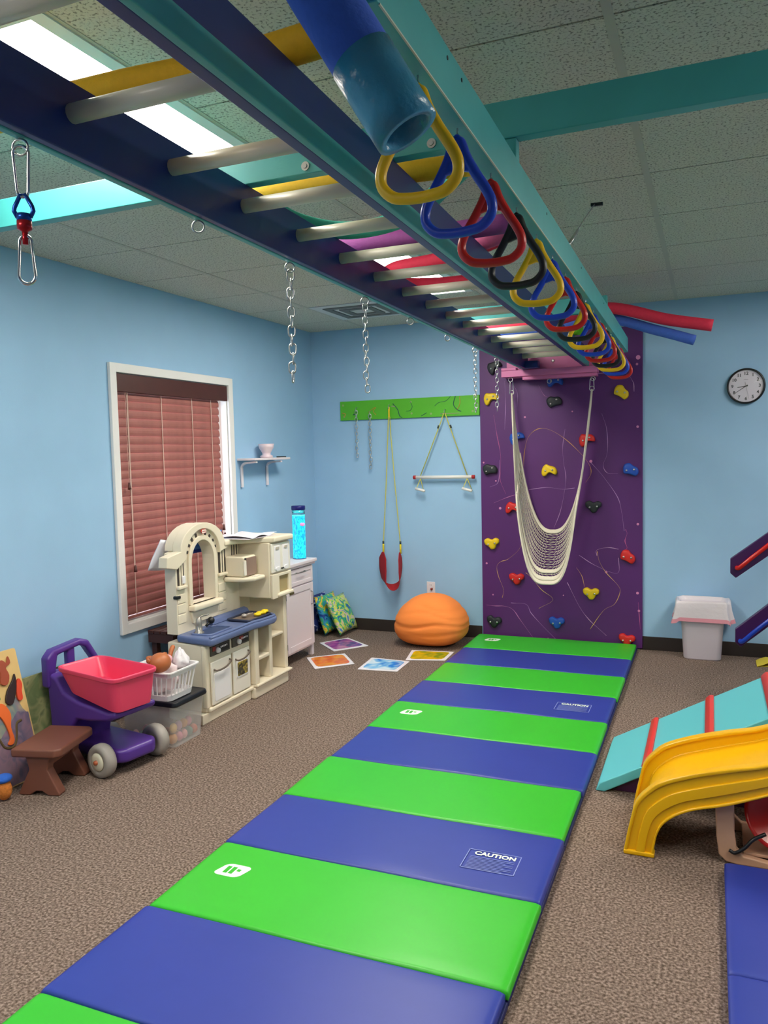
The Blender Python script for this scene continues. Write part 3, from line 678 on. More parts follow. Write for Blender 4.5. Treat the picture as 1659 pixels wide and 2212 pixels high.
CK.add('pivot', MB().cyl((cc[0], YB-.016, cc[2]), (cc[0], YB-.022, cc[2]), .004, 10), ink)
CK.add('maker_mark', MB().box(cc[0]-.014, cc[0]+.014, YB-.0168, YB-.0158, cc[2]+.043, cc[2]+.046), M('mark_grey', '#8d8794', .6))
CK.add('lens', MB().lathe([(0, -.038), (.06, -.0365), (.1125, -.030)], (cc[0], YB, cc[2]), axis=1, seg=48), M('clear_lens', '#ffffff', .03, alpha=.10), smooth=True)

# ---------------------------------------------------------------- folding mats
MX0, MX1, PL_, MZ = -1.729, -.509, .4555, .05
matg = M('mat_green', '#35b926', .4, noise=.03, nscale=4, bump=.06, bscale=9); matb = M('mat_blue', '#2b3c98', .42, noise=.03, nscale=4, bump=.06, bscale=9)
matd = M('mat_navy_side', '#1c2560', .5); printw = M('mat_print', '#e8f2e4', .6); printb = M('mat_print_lilac', '#8f9cd8', .6)
my = 6.122
mlabels = ['striped green and blue folding mat touching the purple climbing wall', 'middle striped green and blue folding mat of the row of three', 'striped green and blue folding mat farthest from the climbing wall']
def curved_panel(x0, x1, y0, y1, z0, z1):
    def top(u, v):
        x = x0+(x1-x0)*u; y = y0+(y1-y0)*v
        e = min(1, min(v, 1-v)/.022); ex = min(1, min(u, 1-u)/.02)
        z = z1 - .006*(1-e)**2 - .006*(1-ex)**2 + .0014*sin(x*9+y*7)*e
        return (x, y, z)
    us = [0, .006, .012, .022] + [.022+.956*i/30 for i in range(1, 30)] + [.978, .988, .994, 1]
    vs = [0, .008, .015, .03] + [.03+.94*i/8 for i in range(1, 8)] + [.97, .985, .992, 1]
    n, k = len(us), len(vs)
    m = MB().grid(lambda u, v: top(us[round(u*(n-1))], vs[round(v*(k-1))]), n, k, flip=True)
    rim = [i*k for i in range(n)] + [(n-1)*k+j for j in range(1, k)] + [i*k+k-1 for i in range(n-2, -1, -1)] + [j for j in range(k-2, 0, -1)]
    base = len(m.v); m.v += [(m.v[i][0], m.v[i][1], z0) for i in rim]; r_n = len(rim)
    for i in range(r_n): m.f.append((rim[i], rim[(i+1) % r_n], base+(i+1) % r_n, base+i))
    return m
for k in range(3):
    t = Thing('folding_mat', mlabels[k], 'mat', ((MX0+MX1)/2, my-2*PL_, 0), 'striped folding mats laid end to end')
    for j in range(4):
        y1 = my-j*PL_; y0 = y1-PL_
        sh = .004*((j+k) % 3 - 1)
        g = j % 2 == 0
        t.add('panel', curved_panel(MX0+sh, MX1+sh, y0+.002, y1-.002, .021, MZ), matg if g else matb, label='green vinyl panel' if g else 'royal blue vinyl panel', smooth=True)
        t.add('panel_base', MB().box(MX0+.003, MX1+.004, y0+.002, y1-.002, 0, .0205), matd, bevel=.004)
        if j == 0:                           # white maker's mark near the outer corner
            cx, cy = MX0+.155, y0+PL_*.60
            mk = MB().prism([(cx+a*.052+b_*.012, cy+b_*.04) for a, b_ in [(x, y) for x, y in rrect(-1, 1, -1, 1, .5, 5)]], 2, MZ+.0012, MZ+.0022)
            logo = t.add('printed_mark', mk, printw)
            for (dx, dy, w, h) in ((-.022, 0, .008, .022), (.0, 0, .008, .022), (.022, .006, .007, .007)):
                t.add('mark_bar', MB().box(cx+dx-w, cx+dx+w, cy+dy-h, cy+dy+h, MZ+.0022, MZ+.0028), matg, parent=logo)
        if j == 3:                           # CAUTION print
            cx, cy = MX1-.215, y0+PL_*.42; w, h = .098, .068; z = MZ+.0014
            lb = t.add('caution_print', MB().box(cx-w, cx+w, cy+h-.003, cy+h, z, z+.0006).box(cx-w, cx+w, cy-h, cy-h+.003, z, z+.0006).box(cx-w, cx-w+.003, cy-h, cy+h, z, z+.0006).box(cx+w-.003, cx+w, cy-h, cy+h, z, z+.0006), printb)
            t.add('caution_word', text_mesh('CAUTION', .034, font_bold=True).xf(Matrix.Translation((cx+.005, cy+h-.026, z+.0006))), printw, parent=lb, recalc=False)
            lines = MB()
            for q in range(9):
                yy = cy+h-.05-q*.0095
                lines.box(cx-w+.016, cx+w-.016-(.03 if q % 3 == 2 else 0), yy-.0022, yy+.0022, z, z+.0005)
            t.add('caution_text', lines, M('mat_print_fine', '#6f7cc4', .6), parent=lb)
    my -= 4*PL_
# ---------------------------------------------------------------- bean bag, gel tiles, pillows
orange = M('bean_orange', '#ff8f40', .85, bump=.12, bscale=25)
def bean(u, v):
    a = 2*pi*u; ph = pi*v
    x, y, z = cos(a)*sin(ph), sin(a)*sin(ph), -cos(ph)
    n_ = (abs(x)**2.9+abs(y)**2.6+abs(z)**2.5)**(-1/2.65); x, y, z = x*n_, y*n_, z*n_
    for (zc, am, wd, x0, k) in ((.35, .06, .05, .1, 1.2), (-.05, .075, .06, -.1, 1.0), (-.35, .05, .06, .25, 1.4), (.62, .06, .06, .2, 1.0), (-.62, .03, .05, -.2, 1.2)):
        d = (z-zc-.10*sin(3.1*x+zc*5))/wd                # soft horizontal creases
        f_ = 1 - am*math.exp(-d*d)*math.exp(-((x-x0)*k)**2)
        x, y = x*f_, y*f_
    top = 1-.20*max(0, z)**1.3
    return (-2.045+.288*x*top+.018*z*(1-x), 5.865+.245*y*top, max(.003, .2*(1+z)*(1.02-.10*max(0, x+.1)**2)))
bo = solo('bean_bag', 'round orange fabric bean bag chair against the blue wall', 'bean bag', MB().grid(bean, 72, 48, True), orange, (-2.045, 5.865, 0), smooth=True)
def gel(label, pts, cols, key):
    c = (sum(p[0] for p in pts)/4, sum(p[1] for p in pts)/4, 0)
    t = Thing('gel_floor_tile', label, 'floor tile', c, 'liquid floor tiles on the carpet')
    ins = lambda f, z: [(c[0]+(p[0]-c[0])*f, c[1]+(p[1]-c[1])*f, z) for p in pts]
    t.add('border', MB().hexa(ins(1, 0), ins(1, .007)), M('tile_border', '#efe9ee', .35), bevel=.003)
    q = ins(.84, .0075)
    poly = []
    for i in range(4):
        A, B_, C_ = Vector(q[i-1]), Vector(q[i]), Vector(q[(i+1) % 4])
        poly += [tuple(B_+(A-B_)*.14), tuple(B_+(A-B_)*.04+(C_-B_)*.04), tuple(B_+(C_-B_)*.14)]
    t.add('gel_window', MB().add(poly, [tuple(range(len(poly)))]).add([(p[0], p[1], .0068) for p in poly], [tuple(range(len(poly)))]), multi(key, cols, 7, .15, .8), recalc=False)
gel('liquid floor tile with purple and magenta gel beside the cushions', [(-2.697, 5.405), (-2.509, 5.647), (-2.779, 5.842), (-2.929, 5.613)], ['#4b2f86', '#5a3390', '#a24aa0', '#d070b4', '#6a3a98'], 'gel_purple')
gel('liquid floor tile with orange and red gel by the white cabinet', [(-2.607, 4.912), (-2.39, 5.123), (-2.584, 5.367), (-2.81, 5.167)], ['#d8503c', '#e06038', '#ee7a2c', '#f09a30', '#d85a40'], 'gel_orange')
gel('liquid floor tile with blue and white gel', [(-2.31, 4.995), (-2.019, 5.026), (-2.03, 5.304), (-2.338, 5.316)], ['#1c72d8', '#2a86e4', '#8cc8f0', '#e4f2fa', '#bfe0f4'], 'gel_blue')
gel('liquid floor tile with green and yellow gel in front of the bean bag', [(-2.073, 5.33), (-1.79, 5.406), (-1.80, 5.66), (-2.13, 5.615)], ['#6a8a1c', '#8aa020', '#c8b41c', '#f0c010', '#a0b428'], 'gel_green')
def cushion(label, mat, loc, size, rx_, rz_, th=.07, ry_=0):
    def sheet(sg):
        def f(u, v):
            a, b_ = -1+2*u, -1+2*v
            e = (1-abs(a)**2.6)*(1-abs(b_)**2.6)
            s_ = 1-.09*(1-abs(a)**2)*0 - .06*((1-a*a)*b_*b_+(1-b_*b_)*a*a)
            return (a*size/2*s_, sg*th*e**.55, b_*size/2*s_)
        return f
    m = MB().grid(sheet(1), 17, 17).grid(sheet(-1), 17, 17, flip=True)
    o = link('cushion', m.xf(XM((0, 0, size/2), 0, ry_, 0)), mat, smooth=True); o.location = loc; o.rotation_euler = (rx_, 0, rz_)
    tag(o, label, 'cushion', 'printed cushions leaning in the corner')
    return o
tropic = multi('tropic_print', ['#16408c', '#2f8fc0', '#46b878', '#e8d24a', '#e88a4a', '#2c6f4a'], 9, .35, 2.2, 'hard')
tropic2 = multi('tropic_print_green', ['#1f58a8', '#38b07a', '#c8dc50', '#d8c8b0', '#3f86c4', '#e09a58'], 10, .3, 2.4, 'hard')
navyp = multi('navy_swirl', ['#141e50', '#1f2f7a', '#c8d0e8', '#18245c'], 8, .6, 3, 'hard')
cushion('navy swirl printed cushion leaning behind the other two cushions', navyp, (-3.085, 5.97, .02), .32, -.20, pi/2-.08, .045)
cushion('blue and green sea print cushion standing in the middle of the three', tropic, (-2.965, 5.97, .022), .33, -.30, pi/2-.06, .045)
cushion('shiny green sea print cushion leaning foremost of the three', tropic2, (-2.835, 5.985, .025), .33, -.42, pi/2-.04, .048)
# ---------------------------------------------------------------- waste bin
def rring(cx, cy, w, d, r, z, n=5): return [(x, y, z) for x, y in rrect(cx-w/2, cx+w/2, cy-d/2, cy+d/2, r, n)]
def loft(rings, cap0=True, cap1=True):
    m = MB(); n = len(rings[0])
    for q in rings: m.v += q
    for i in range(len(rings)-1):
        for k in range(n): m.f.append((i*n+k, i*n+(k+1) % n, (i+1)*n+(k+1) % n, (i+1)*n+k))
    if cap0: m.f.append(tuple(range(n-1, -1, -1)))
    if cap1: m.f.append(tuple((len(rings)-1)*n+k for k in range(n)))
    return m
bx, by = -.052, 6.05
BN = Thing('waste_bin', 'white plastic waste bin with a white and pink bin liner', 'bin', (bx, by, 0))
BN.add('bin', loft([rring(bx, by, .235, .14, .035, .0), rring(bx, by, .25, .15, .035, .01), rring(bx, by, .30, .18, .04, .40), rring(bx, by, .31, .185, .04, .405), rring(bx, by, .285, .165, .035, .405), rring(bx, by, .23, .13, .03, .02)]), M('bin_white', '#e2d9e2', .45), smooth=True, bevel=.0)
def liner(z, w, d, wav, ph):
    out = []
    for i, p in enumerate(rring(bx, by, w, d, .045, z, 8)):
        a = 2*pi*i/36; k = 1+wav*sin(5*a+ph)+wav*.5*sin(11*a+ph*2)
        out.append((bx+(p[0]-bx)*k, min(by+(p[1]-by)*k, YB-.012), z+wav*.18*sin(4*a+ph)))
    return out
lm = M('bin_liner', '#e6dde2', .3, bump=.3, bscale=30); lp = M('bin_liner_hem', '#e49aa8', .35, bump=.2, bscale=30)
ln_ = BN.add('liner', loft([liner(.30, .30, .17, .02, 1), liner(.40, .295, .17, .01, 0), liner(.425, .325, .195, .015, .5), liner(.43, .345, .205, .02, 1), liner(.41, .365, .215, .03, 1.4), liner(.36, .37, .22, .04, 1.8), liner(.30, .395, .225, .05, 2.0)], False, False), lm, smooth=True)
BN.add('liner_hem', loft([liner(.301, .396, .226, .05, 2.0), liner(.272, .405, .23, .06, 2.1)], False, False), lp, parent=ln_, smooth=True)
# ---------------------------------------------------------------- yellow slide
oc = [(-.295, .0), (-.285, .06), (-.27, .13), (-.252, .199), (-.215, .248), (-.16, .293), (-.05, .338), (.074, .374), (.2, .408), (.45, .515), (.85, .71)]
ic = [(-.192, .0), (-.186, .05), (-.176, .095), (-.155, .135), (-.112, .173), (-.048, .205), (.045, .233), (.12, .262), (.25, .318), (.50, .43), (.90, .62)]
oc = [tuple(p)[:2] for p in spline([(a, b_, 0) for a, b_ in oc], 8)]; ic = [tuple(p)[:2] for p in spline([(a, b_, 0) for a, b_ in ic], 8)]
SD = Thing('toddler_slide', 'yellow plastic toddler slide with ribbed sides and a curled foot', 'slide', (-.2, 3.2, 0))
slm = M('slide_yellow', '#f2b705', .32)
def strip(y0, y1, f0, f1, y0b=None, y1b=None):
    m = MB(); n = len(oc)
    for (o_, i_) in zip(oc, ic):
        for y, f_ in ((y0, f0), (y1, f0), (y1, f1), (y0, f1)):
            m.v.append((i_[0]+(o_[0]-i_[0])*f_, y, i_[1]+(o_[1]-i_[1])*f_))
    for k in range(n-1):
        a = 4*k
        for q in range(4): m.f.append((a+q, a+(q+1) % 4, a+4+(q+1) % 4, a+4+q))
    m.f += [(0, 1, 2, 3), (4*n-4, 4*n-1, 4*n-2, 4*n-3)]
    return m
SY0_, SY1_ = 3.0, 3.42
SD.add('bed', strip(SY0_+.02, SY1_-.02, .42, .58), slm, smooth=False)
for y0, y1 in ((SY0_, SY0_+.03), (SY1_-.03, SY1_)):
    sd = SD.add('side_wall', strip(y0, y1, 0, 1.0), slm)
    SD.add('rim', strip(y0-.008, y1+.004, .90, 1.03), slm, parent=sd, bevel=.005, seg=2)
    ys = (y0-.008, y0+.004)
    for f0, f1 in ((-.01, .08), (.30, .62)): SD.add('rib', strip(ys[0], ys[1], f0, f1), slm, parent=sd, bevel=.004)
    SD.add('foot_pad', MB().box(-.297, -.186, y0-.010, y1+.004, 0, .018), slm, parent=sd, bevel=.005)
SD.add('support_leg', MB().box(.80, .86, SY0_+.02, SY0_+.08, 0, .60).box(.80, .86, SY1_-.08, SY1_-.02, 0, .60), slm, bevel=.01)
# ---------------------------------------------------------------- turquoise ramp with red slats
RP = Thing('climbing_ramp', 'turquoise sloping ramp board with red half-round slats beside the slide', 'ramp', (-.46, 3.83, 0))
rs = .553; RY0, RY1 = 3.52, 4.13
tq = M('ramp_turquoise', '#62c4cc', .4); rampp = M('ramp_purple', '#4a1f4e', .5)
def rz_(x): return .022+(x+.47)*rs
RP.add('board', MB().prism([(-.47, .0), (-.455, rz_(-.455)+.006), (.9, rz_(.9)), (.9, rz_(.9)-.032), (-.43, .0)], 1, RY0, RY1), tq, bevel=.006)
for x in (-.255, 0.0, .247, .50, .75):
    pts = [(x-.021, rz_(x-.021)-.002), (x-.017, rz_(x-.017)+.014), (x, rz_(x)+.022), (x+.017, rz_(x+.017)+.014), (x+.021, rz_(x+.021)-.002)]
    RP.add('slat', MB().prism(pts, 1, RY0+.002, RY1-.002), M('slat_red', '#d8382c', .4), bevel=.003)
RP.add('side_panel', MB().prism([(-.40, .002), (.9, .002), (.9, rz_(.9)-.04), (-.36, .030)], 1, RY0+.03, RY0+.05), rampp)
RP.add('side_panel', MB().prism([(-.40, .002), (.9, .002), (.9, rz_(.9)-.04), (-.36, .030)], 1, RY1-.05, RY1-.03), rampp)
RP.add('screw', MB().cyl((-.275, RY0+.02, rz_(-.275)-.004), (-.275, RY0+.02, rz_(-.275)+.0015), .005, 8), darkm)
# ---------------------------------------------------------------- things under and beside the slide
wood = M('birch_ply', '#cfa183', .5, noise=.06, nscale=8)
WB = Thing('wooden_rocker', 'bent pale wood frame standing under the yellow slide', 'wood frame', (.2, 3.15, 0))
prof = [(.02, .24), (.085, .24), (.088, .12), (.095, .06), (.12, .035), (.20, .025), (.75, .025), (.75, 0), (.10, 0), (.06, .006), (.035, .03), (.026, .10)]
WB.add('upright_and_base', MB().prism(prof, 1, 3.045, 3.075), wood, bevel=.006)
WB.add('upright_and_base', MB().prism(prof, 1, 3.325, 3.355), wood, bevel=.006)
WB.add('stretcher', MB().box(.12, .74, 3.076, 3.324, .026, .038), wood, bevel=.003)
WB.add('strap', MB().tube(spline([(.07, 3.04, .055), (.09, 3.035, .05), (.12, 3.03, .075), (.15, 3.035, .11), (.19, 3.05, .13)], 5), .007, 6), darkm, smooth=True)
DS = solo('saucer_disc', 'shiny red round saucer disc standing in the pale wood frame', 'saucer', MB().lathe([(0, .0), (.09, .008), (.13, .03), (.14, .034), (.14, .04), (.125, .038), (.09, .016), (0, .008)], seg=40).xf(XM((0, 0, 0), rx=radians(62))), M('saucer_red', '#d32420', .25), (.262, 3.16, .164), local=True, smooth=True)
BM = Thing('exercise_mat', 'plain royal blue folded mat on the carpet below the slide', 'mat', (.62, 2.2, 0))
BM.add('panel', curved_panel(.053, 1.25, 2.32, 2.961, .0, .05), matb, smooth=True)
BM.add('panel', curved_panel(.053, 1.25, 1.68, 2.318, .0, .05), matb, smooth=True)
PC = Thing('purple_climber', 'purple wooden arms with red and blue grab bars on a post', 'climber', (.95, 5.0, 0))
pm = M('climber_purple', '#3d1450', .35); 
def arm(x0, z0, dx, slope, h): 
    return [(x0, z0), (x0, z0-h*.75), (x0+.03, z0-h), (x0+dx, z0-h+slope*(dx-.03)), (x0+dx, z0+slope*dx)]
PC.add('arm', MB().prism(arm(.106, .868, .84, .80, .112), 1, 4.98, 5.018), pm, bevel=.004)
PC.add('arm', MB().prism(arm(.136, .455, .81, .90, .105), 1, 4.98, 5.018), pm, bevel=.004)
for (x0, z0, sl2, m_) in ((.142, .818, .87, red), (.163, .388, .92, blu)):
    pts = [(x0, 4.99, z0), (x0, 4.962, z0), (x0+.018, 4.948, z0+.010), (x0+.10, 4.944, z0+.10*sl2), (x0+.35, 4.944, z0+.35*sl2), (x0+.58, 4.944, z0+.58*sl2), (x0+.60, 4.99, z0+.6*sl2)]
    PC.add('grab_bar', MB().tube(spline(pts, 5), .0125, 12), M('bar_red', '#d41f1c', .2) if m_ is red else M('bar_blue', '#1a3fb4', .2), smooth=True)
    PC.add('bolt', MB().ball((x0, 4.955, z0), .009), steel, smooth=True)
PC.add('post', MB().box(.90, .99, 5.0195, 5.11, 0, 1.75), pm, bevel=.004)
PC.add('foot', MB().box(.65, 1.3, 5.02, 5.11, 0, .06), pm, bevel=.004)
solo('yellow_cloth', 'crumpled yellow cloth lying on the carpet by the purple climber', 'cloth', MB().grid(lambda u, v: (.30+.30*u, 5.90+.16*v+.02*sin(6*u), .006+.035*abs(sin(3.2*u+1.5*v))*min(1, 4*u+.05)), 20, 10).grid(lambda u, v: (.30+.30*u, 5.90+.16*v+.02*sin(6*u), .001+.005*u), 20, 10, flip=True), M('cloth_yellow', '#d8c23a', .7), (.30, 5.9, 0), smooth=True)

# ---------------------------------------------------------------- toy kitchen
KF, KR, KB = -2.665, -2.635, -2.94            # front of the oven unit, front of the shelf unit, back
AF = -2.865                                   # front of the arched back panel
KT = Thing('toy_kitchen', 'cream plastic play kitchen with arched window and blue counter by the window', 'toy kitchen', (-2.8, 4.15, 0))
dkpan = M('control_panel', '#4f4a44', .4); bronze = M('bronze_handle', '#6c5f56', .35, metal=.3); brownw = M('brown_screen', '#8c7468', .3)
def kadd(n, mb, m, parent=None, **k): return KT.add(n, mb, m, parent=parent, **k)
# base unit with oven
kadd('plinth', MB().hexa([(KB, 3.70, 0), (KF-.004, 3.655, 0), (KF-.004, 4.17, 0), (KB, 4.17, 0)], [(KB, 3.70, .06), (KF-.004, 3.655, .06), (KF-.004, 4.17, .06), (KB, 4.17, .06)]), cream, bevel=.006)
kadd('base_cabinet', MB().hexa([(KB, 3.715, .06), (KF-.006, 3.70, .06), (KF-.006, 4.175, .06), (KB, 4.175, .06)], [(KB, 3.715, .455), (KF-.006, 3.70, .455), (KF-.006, 4.175, .455), (KB, 4.175, .455)]), cream, bevel=.008)
kadd('lower_lip', MB().box(KF-.02, KF+.012, 3.71, 4.185, .060, .085), cream, bevel=.008)
kadd('side_trim', MB().box(KF-.03, KF+.004, 3.695, 3.725, .085, .45), cream, bevel=.008)
def door(y0, y1, z0, z1, win=False):
    d = kadd('oven_door' if win else 'cupboard_door', MB().box(KF-.005, KF+.010, y0, y1, z0, z1), creamw, bevel=.006, label='off-white plastic door')
    h = [(KF+.008, y0+.022, z1-.045), (KF+.028, y0+.03, z1-.052), (KF+.033, (y0+y1)/2, z1-.05), (KF+.028, y1-.03, z1-.030), (KF+.008, y1-.022, z1-.022)]
    kadd('handle', MB().tube(spline(h, 5), .0055, 8), bronze, parent=d, smooth=True)
    if win:
        kadd('window_rim', MB().prism(rrect(y0+.028, y1-.03, z0+.095, z1-.062, .012), 0, KF+.009, KF+.014), white, parent=d)
        kadd('oven_window', MB().prism(rrect(y0+.036, y1-.038, z0+.103, z1-.07, .008), 0, KF+.0135, KF+.0155), multi('oven_print', ['#2f2a22', '#4a4436', '#c8b048', '#3a342c'], 20, .3), parent=d)
    else:
        kadd('door_panel', MB().prism(rrect(y0+.022, y1-.02, z0+.02, z1-.07, .01), 0, KF+.0098, KF+.012), white, parent=d)
    return d
door(3.742, 3.945, .092, .346); door(3.966, 4.150, .092, .350, True)
for (y0, y1) in ((3.75, 3.945), (3.972, 4.158)):
    c = kadd('control_panel', MB().box(KF-.006, KF+.003, y0, y1, .378, .434), dkpan, bevel=.002)
    kadd('display', MB().box(KF+.002, KF+.005, y0+.085, y1-.012, .388, .428), darkm, parent=c)
    kadd('red_display', MB().box(KF+.002, KF+.0055, y0+(.015 if y0 < 3.9 else .075), y0+(.045 if y0 < 3.9 else .115), .405, .43), M('red_print', '#8e2a26', .4), parent=c)
    kadd('knob', MB().lathe([(0, .018), (.014, .017), (.0165, .006), (.0165, 0), (0, 0)], (KF+.004, y0+.06, .404), axis=0, seg=16), white, parent=c, smooth=True)
    for q in range(5): kadd('button', MB().box(KF+.005, KF+.0065, y0+.095+q*.015, y0+.103+q*.015, .41, .42), white, parent=c)
# shelf unit on the right
def kshelf(y0, y1, z, th=.016, x1=KR): return MB().box(KB, x1, y0, y1, z, z+th)
kadd('plinth', MB().box(KB, KR-.004, 4.172, 4.60, 0, .075), cream, bevel=.012)
kadd('bottom_shelf', MB().box(KB, KR+.012, 4.178, 4.625, .075, .094), cream, bevel=.007)
kadd('divider', MB().box(KB, KR, 4.178, 4.225, .094, .455), cream, bevel=.006)
kadd('divider', MB().box(KB, KR-.004, 4.362, 4.398, .094, .47), cream, bevel=.006)
kadd('side_wall', MB().box(KB, KR-.02, 4.585, 4.625, .094, .59), cream, bevel=.006)
kadd('shelf', MB().box(KB, KR-.005, 4.226, 4.361, .235, .26), cream, bevel=.006)
kadd('shelf', MB().box(KB, KR-.03, 4.399, 4.584, .33, .35), cream, bevel=.006)
kadd('back_board', MB().box(KB-.004, KB+.02, 4.178, 4.64, .094, .97), cream)
# counter with sink and hob
ct = kadd('countertop', MB().prism([(AF-.01, 3.715), (-2.62, 3.675), (-2.60, 3.695), (-2.605, 4.13), (-2.59, 4.19), (-2.575, 4.33), (-2.60, 4.40), (-2.68, 4.42), (AF+.0, 4.42), (AF-.01, 4.2)], 2, .457, .50), slate, bevel=.014, seg=3)
kadd('counter_rim', MB().tube(spline([(-2.62, 3.69, .503), (-2.617, 3.9, .503), (-2.62, 4.13, .503), (-2.606, 4.2, .503), (-2.595, 4.33, .503), (-2.62, 4.385, .503), (-2.70, 4.40, .505)], 5), .010, 8), slate, parent=ct, smooth=True)
kadd('sink_rim', MB().tube([(x, y, .502) for x, y in rrect(-2.80, -2.665, 3.75, 3.99, .03)], .008, 8, closed=True), slate, parent=ct, smooth=True)
kadd('sink_basin', MB().prism(rrect(-2.79, -2.675, 3.76, 3.98, .025), 2, .4995, .5012), M('slate_dark', '#33456c', .5), parent=ct)
kadd('backsplash', MB().prism([(AF+.004, .50), (AF+.05, .50), (AF+.035, .53), (AF+.004, .54)], 1, 4.0, 4.42), slate, parent=ct, bevel=.006)
kadd('hob', MB().prism(rrect(-2.80, -2.635, 4.13, 4.385, .02), 2, .5, .508), darkm, parent=ct)
kadd('hob_rim', MB().tube([(x, y, .51) for x, y in rrect(-2.80, -2.635, 4.13, 4.385, .02)], .008, 8, closed=True), M('hob_dark', '#2a3048', .5), parent=ct, smooth=True)
kadd('hob_plate', MB().prism(rrect(-2.785, -2.65, 4.145, 4.37, .02), 2, .508, .5105), M('hob_print', '#7a6a60', .4), parent=ct)
fz = .50
kadd('tap', MB().lathe([(.03, fz), (.03, fz+.006), (.021, fz+.01), (.0195, fz+.05), (.016, fz+.085), (.008, fz+.095), (0, fz+.097)], (-2.775, 3.80, 0), seg=16).tube(spline([(-2.775, 3.80, fz+.085), (-2.76, 3.815, fz+.10), (-2.735, 3.845, fz+.105)], 4), .005, 6), M('brushed_plastic', '#a8a29a', .3, metal=.7), smooth=True)
kadd('tap_knob', MB().ball((-2.79, 3.945, fz+.045), .022).cyl((-2.795, 3.9, fz+.02), (-2.79, 3.935, fz+.035), .008, 8), darkm, smooth=True)
# arched panel
oy0, oy1, oz0, ozs, ozt = 3.862, 4.092, .655, .90, 1.03
def archpts(y0, y1, zs, zt2, n=14):
    c = (y0+y1)/2; return [(c+(y1-y0)/2*cos(pi*k/n), zs+(zt2-zs)*sin(pi*k/n)) for k in range(n+1)]
outer = [(4.30, .50), (4.30, .985), (4.185, 1.0)] + archpts(3.79, 4.17, .985, 1.118)[1:-1] + [(3.775, .985), (3.72, .975), (3.72, .50)]
def plate_with_hole(out, hole, x0, x1):
    bm = bmesh.new()
    vo = [bm.verts.new((0, y, z)) for y, z in out]; vh = [bm.verts.new((0, y, z)) for y, z in hole]
    ed = [bm.edges.new((vo[i], vo[(i+1) % len(vo)])) for i in range(len(vo))] + [bm.edges.new((vh[i], vh[(i+1) % len(vh)])) for i in range(len(vh))]
    bmesh.ops.triangle_fill(bm, use_beauty=True, use_dissolve=False, edges=ed)
    bm.verts.ensure_lookup_table(); bm.verts.index_update()
    tri = [tuple(v.index for v in f.verts) for f in bm.faces]; n = len(out)+len(hole)
    P_ = [(v.co.y, v.co.z) for v in bm.verts]; bm.free()
    m = MB(); m.v = [(x1, y, z) for y, z in P_] + [(x0, y, z) for y, z in P_]
    m.f = tri + [tuple(i+n for i in reversed(t)) for t in tri]
    for lo, cnt_ in ((0, len(out)), (len(out), len(hole))):
        for i in range(cnt_): a, b_ = lo+i, lo+(i+1) % cnt_; m.f.append((a, b_, b_+n, a+n))
    return m
hole = [(oy0, oz0), (oy1, oz0)] + archpts(oy0, oy1, ozs, ozt)
ap = kadd('arched_panel', plate_with_hole(outer, hole, KB, AF), cream)
kadd('arch_cap', MB().prism([(4.235, .955), (4.21, .995)] + archpts(3.75, 4.20, .985, 1.135)[1:-1] + [(3.755, .985), (3.625, .965), (3.618, .905), (3.71, .885), (3.79, .925)] + list(reversed(archpts(3.80, 4.15, .93, 1.098))) + [(4.165, .94)], 0, AF-.04, AF+.022), cream, bevel=.005)
kadd('arch_barrel', MB().prism([(4.20, .985)] + archpts(3.755, 4.195, .985, 1.132)[1:-1] + [(3.755, .985)] + list(reversed(archpts(3.80, 4.15, .985, 1.098))), 0, KB-.025, AF-.041), cream, bevel=.004)
kadd('window_trim', plate_with_hole([(oy0-.03, oz0-.0), (oy1+.03, oz0-.0)] + archpts(oy0-.03, oy1+.03, ozs, ozt+.03), hole, AF-.001, AF+.014), cream, bevel=.003)
kadd('window_sill', MB().box(AF-.01, AF+.05, 3.83, 4.13, .615, .653), cream, bevel=.012)
kadd('sill_bracket', MB().prism([(3.86, .54), (4.10, .54), (4.12, .612), (3.84, .612)], 0, AF-.001, AF+.016), cream, bevel=.004)
for z in (.56, .62, .68): kadd('brick_relief', MB().box(AF-.001, AF+.004, 3.728, 3.80, z, z+.052), cream, bevel=.003)
for z in (.56, .62, .68): kadd('brick_relief', MB().box(AF-.001, AF+.004, 4.14, 4.22, z, z+.052), cream, bevel=.003)
grl = M('grille_dark', '#3a3230', .6)
for (y0, y1, z0, z1) in ((3.735, 3.795, .785, .955), (4.15, 4.225, .80, .965)):
    g_ = kadd('side_window', MB().box(AF-.001, AF+.003, y0, y1, z0, z1), grl)
    for q in range(1, 3): kadd('mullion', MB().box(AF+.002, AF+.007, y0+(y1-y0)*q/3-.006, y0+(y1-y0)*q/3+.006, z0, z1), cream, parent=g_)
    kadd('ledge', MB().box(AF-.001, AF+.022, y0-.012, y1+.012, z0-.022, z0-.001), cream, bevel=.006, parent=g_)
for k in range(9):
    a = pi*(.10+.80*k/8); cy_, cz_ = 3.975, .93
    if abs(a-pi/2) < .22: continue
    kadd('fan_light', MB().box(-.001, .004, -.008, .008, -.012, .012).xf(Matrix.Translation((AF, cy_+.150*cos(a), cz_+.137*sin(a))) @ Matrix.Rotation(a-pi/2, 4, 'X')), grl)
bd = kadd('badge', MB().prism(rrect(3.955, 4.005, 1.070, 1.095, .0124, 6), 0, AF+.018, AF+.0245), M('badge_red', '#c23a2c', .4))
kadd('badge_face', MB().prism(rrect(3.9575, 4.0025, 1.0725, 1.0925, .0099, 6), 0, AF+.0245, AF+.0252), M('badge_white', '#f1e6dc', .4), parent=bd)
kadd('badge_text', text_mesh('little tikes', .0085, font_bold=True, extrude=.0002).xf(Matrix.Translation((AF+.0254, 3.98, 1.0825)) @ Matrix.Rotation(pi/2, 4, 'Z') @ Matrix.Rotation(pi/2, 4, 'X')), M('badge_red', '#c23a2c', .4), parent=bd, recalc=False)
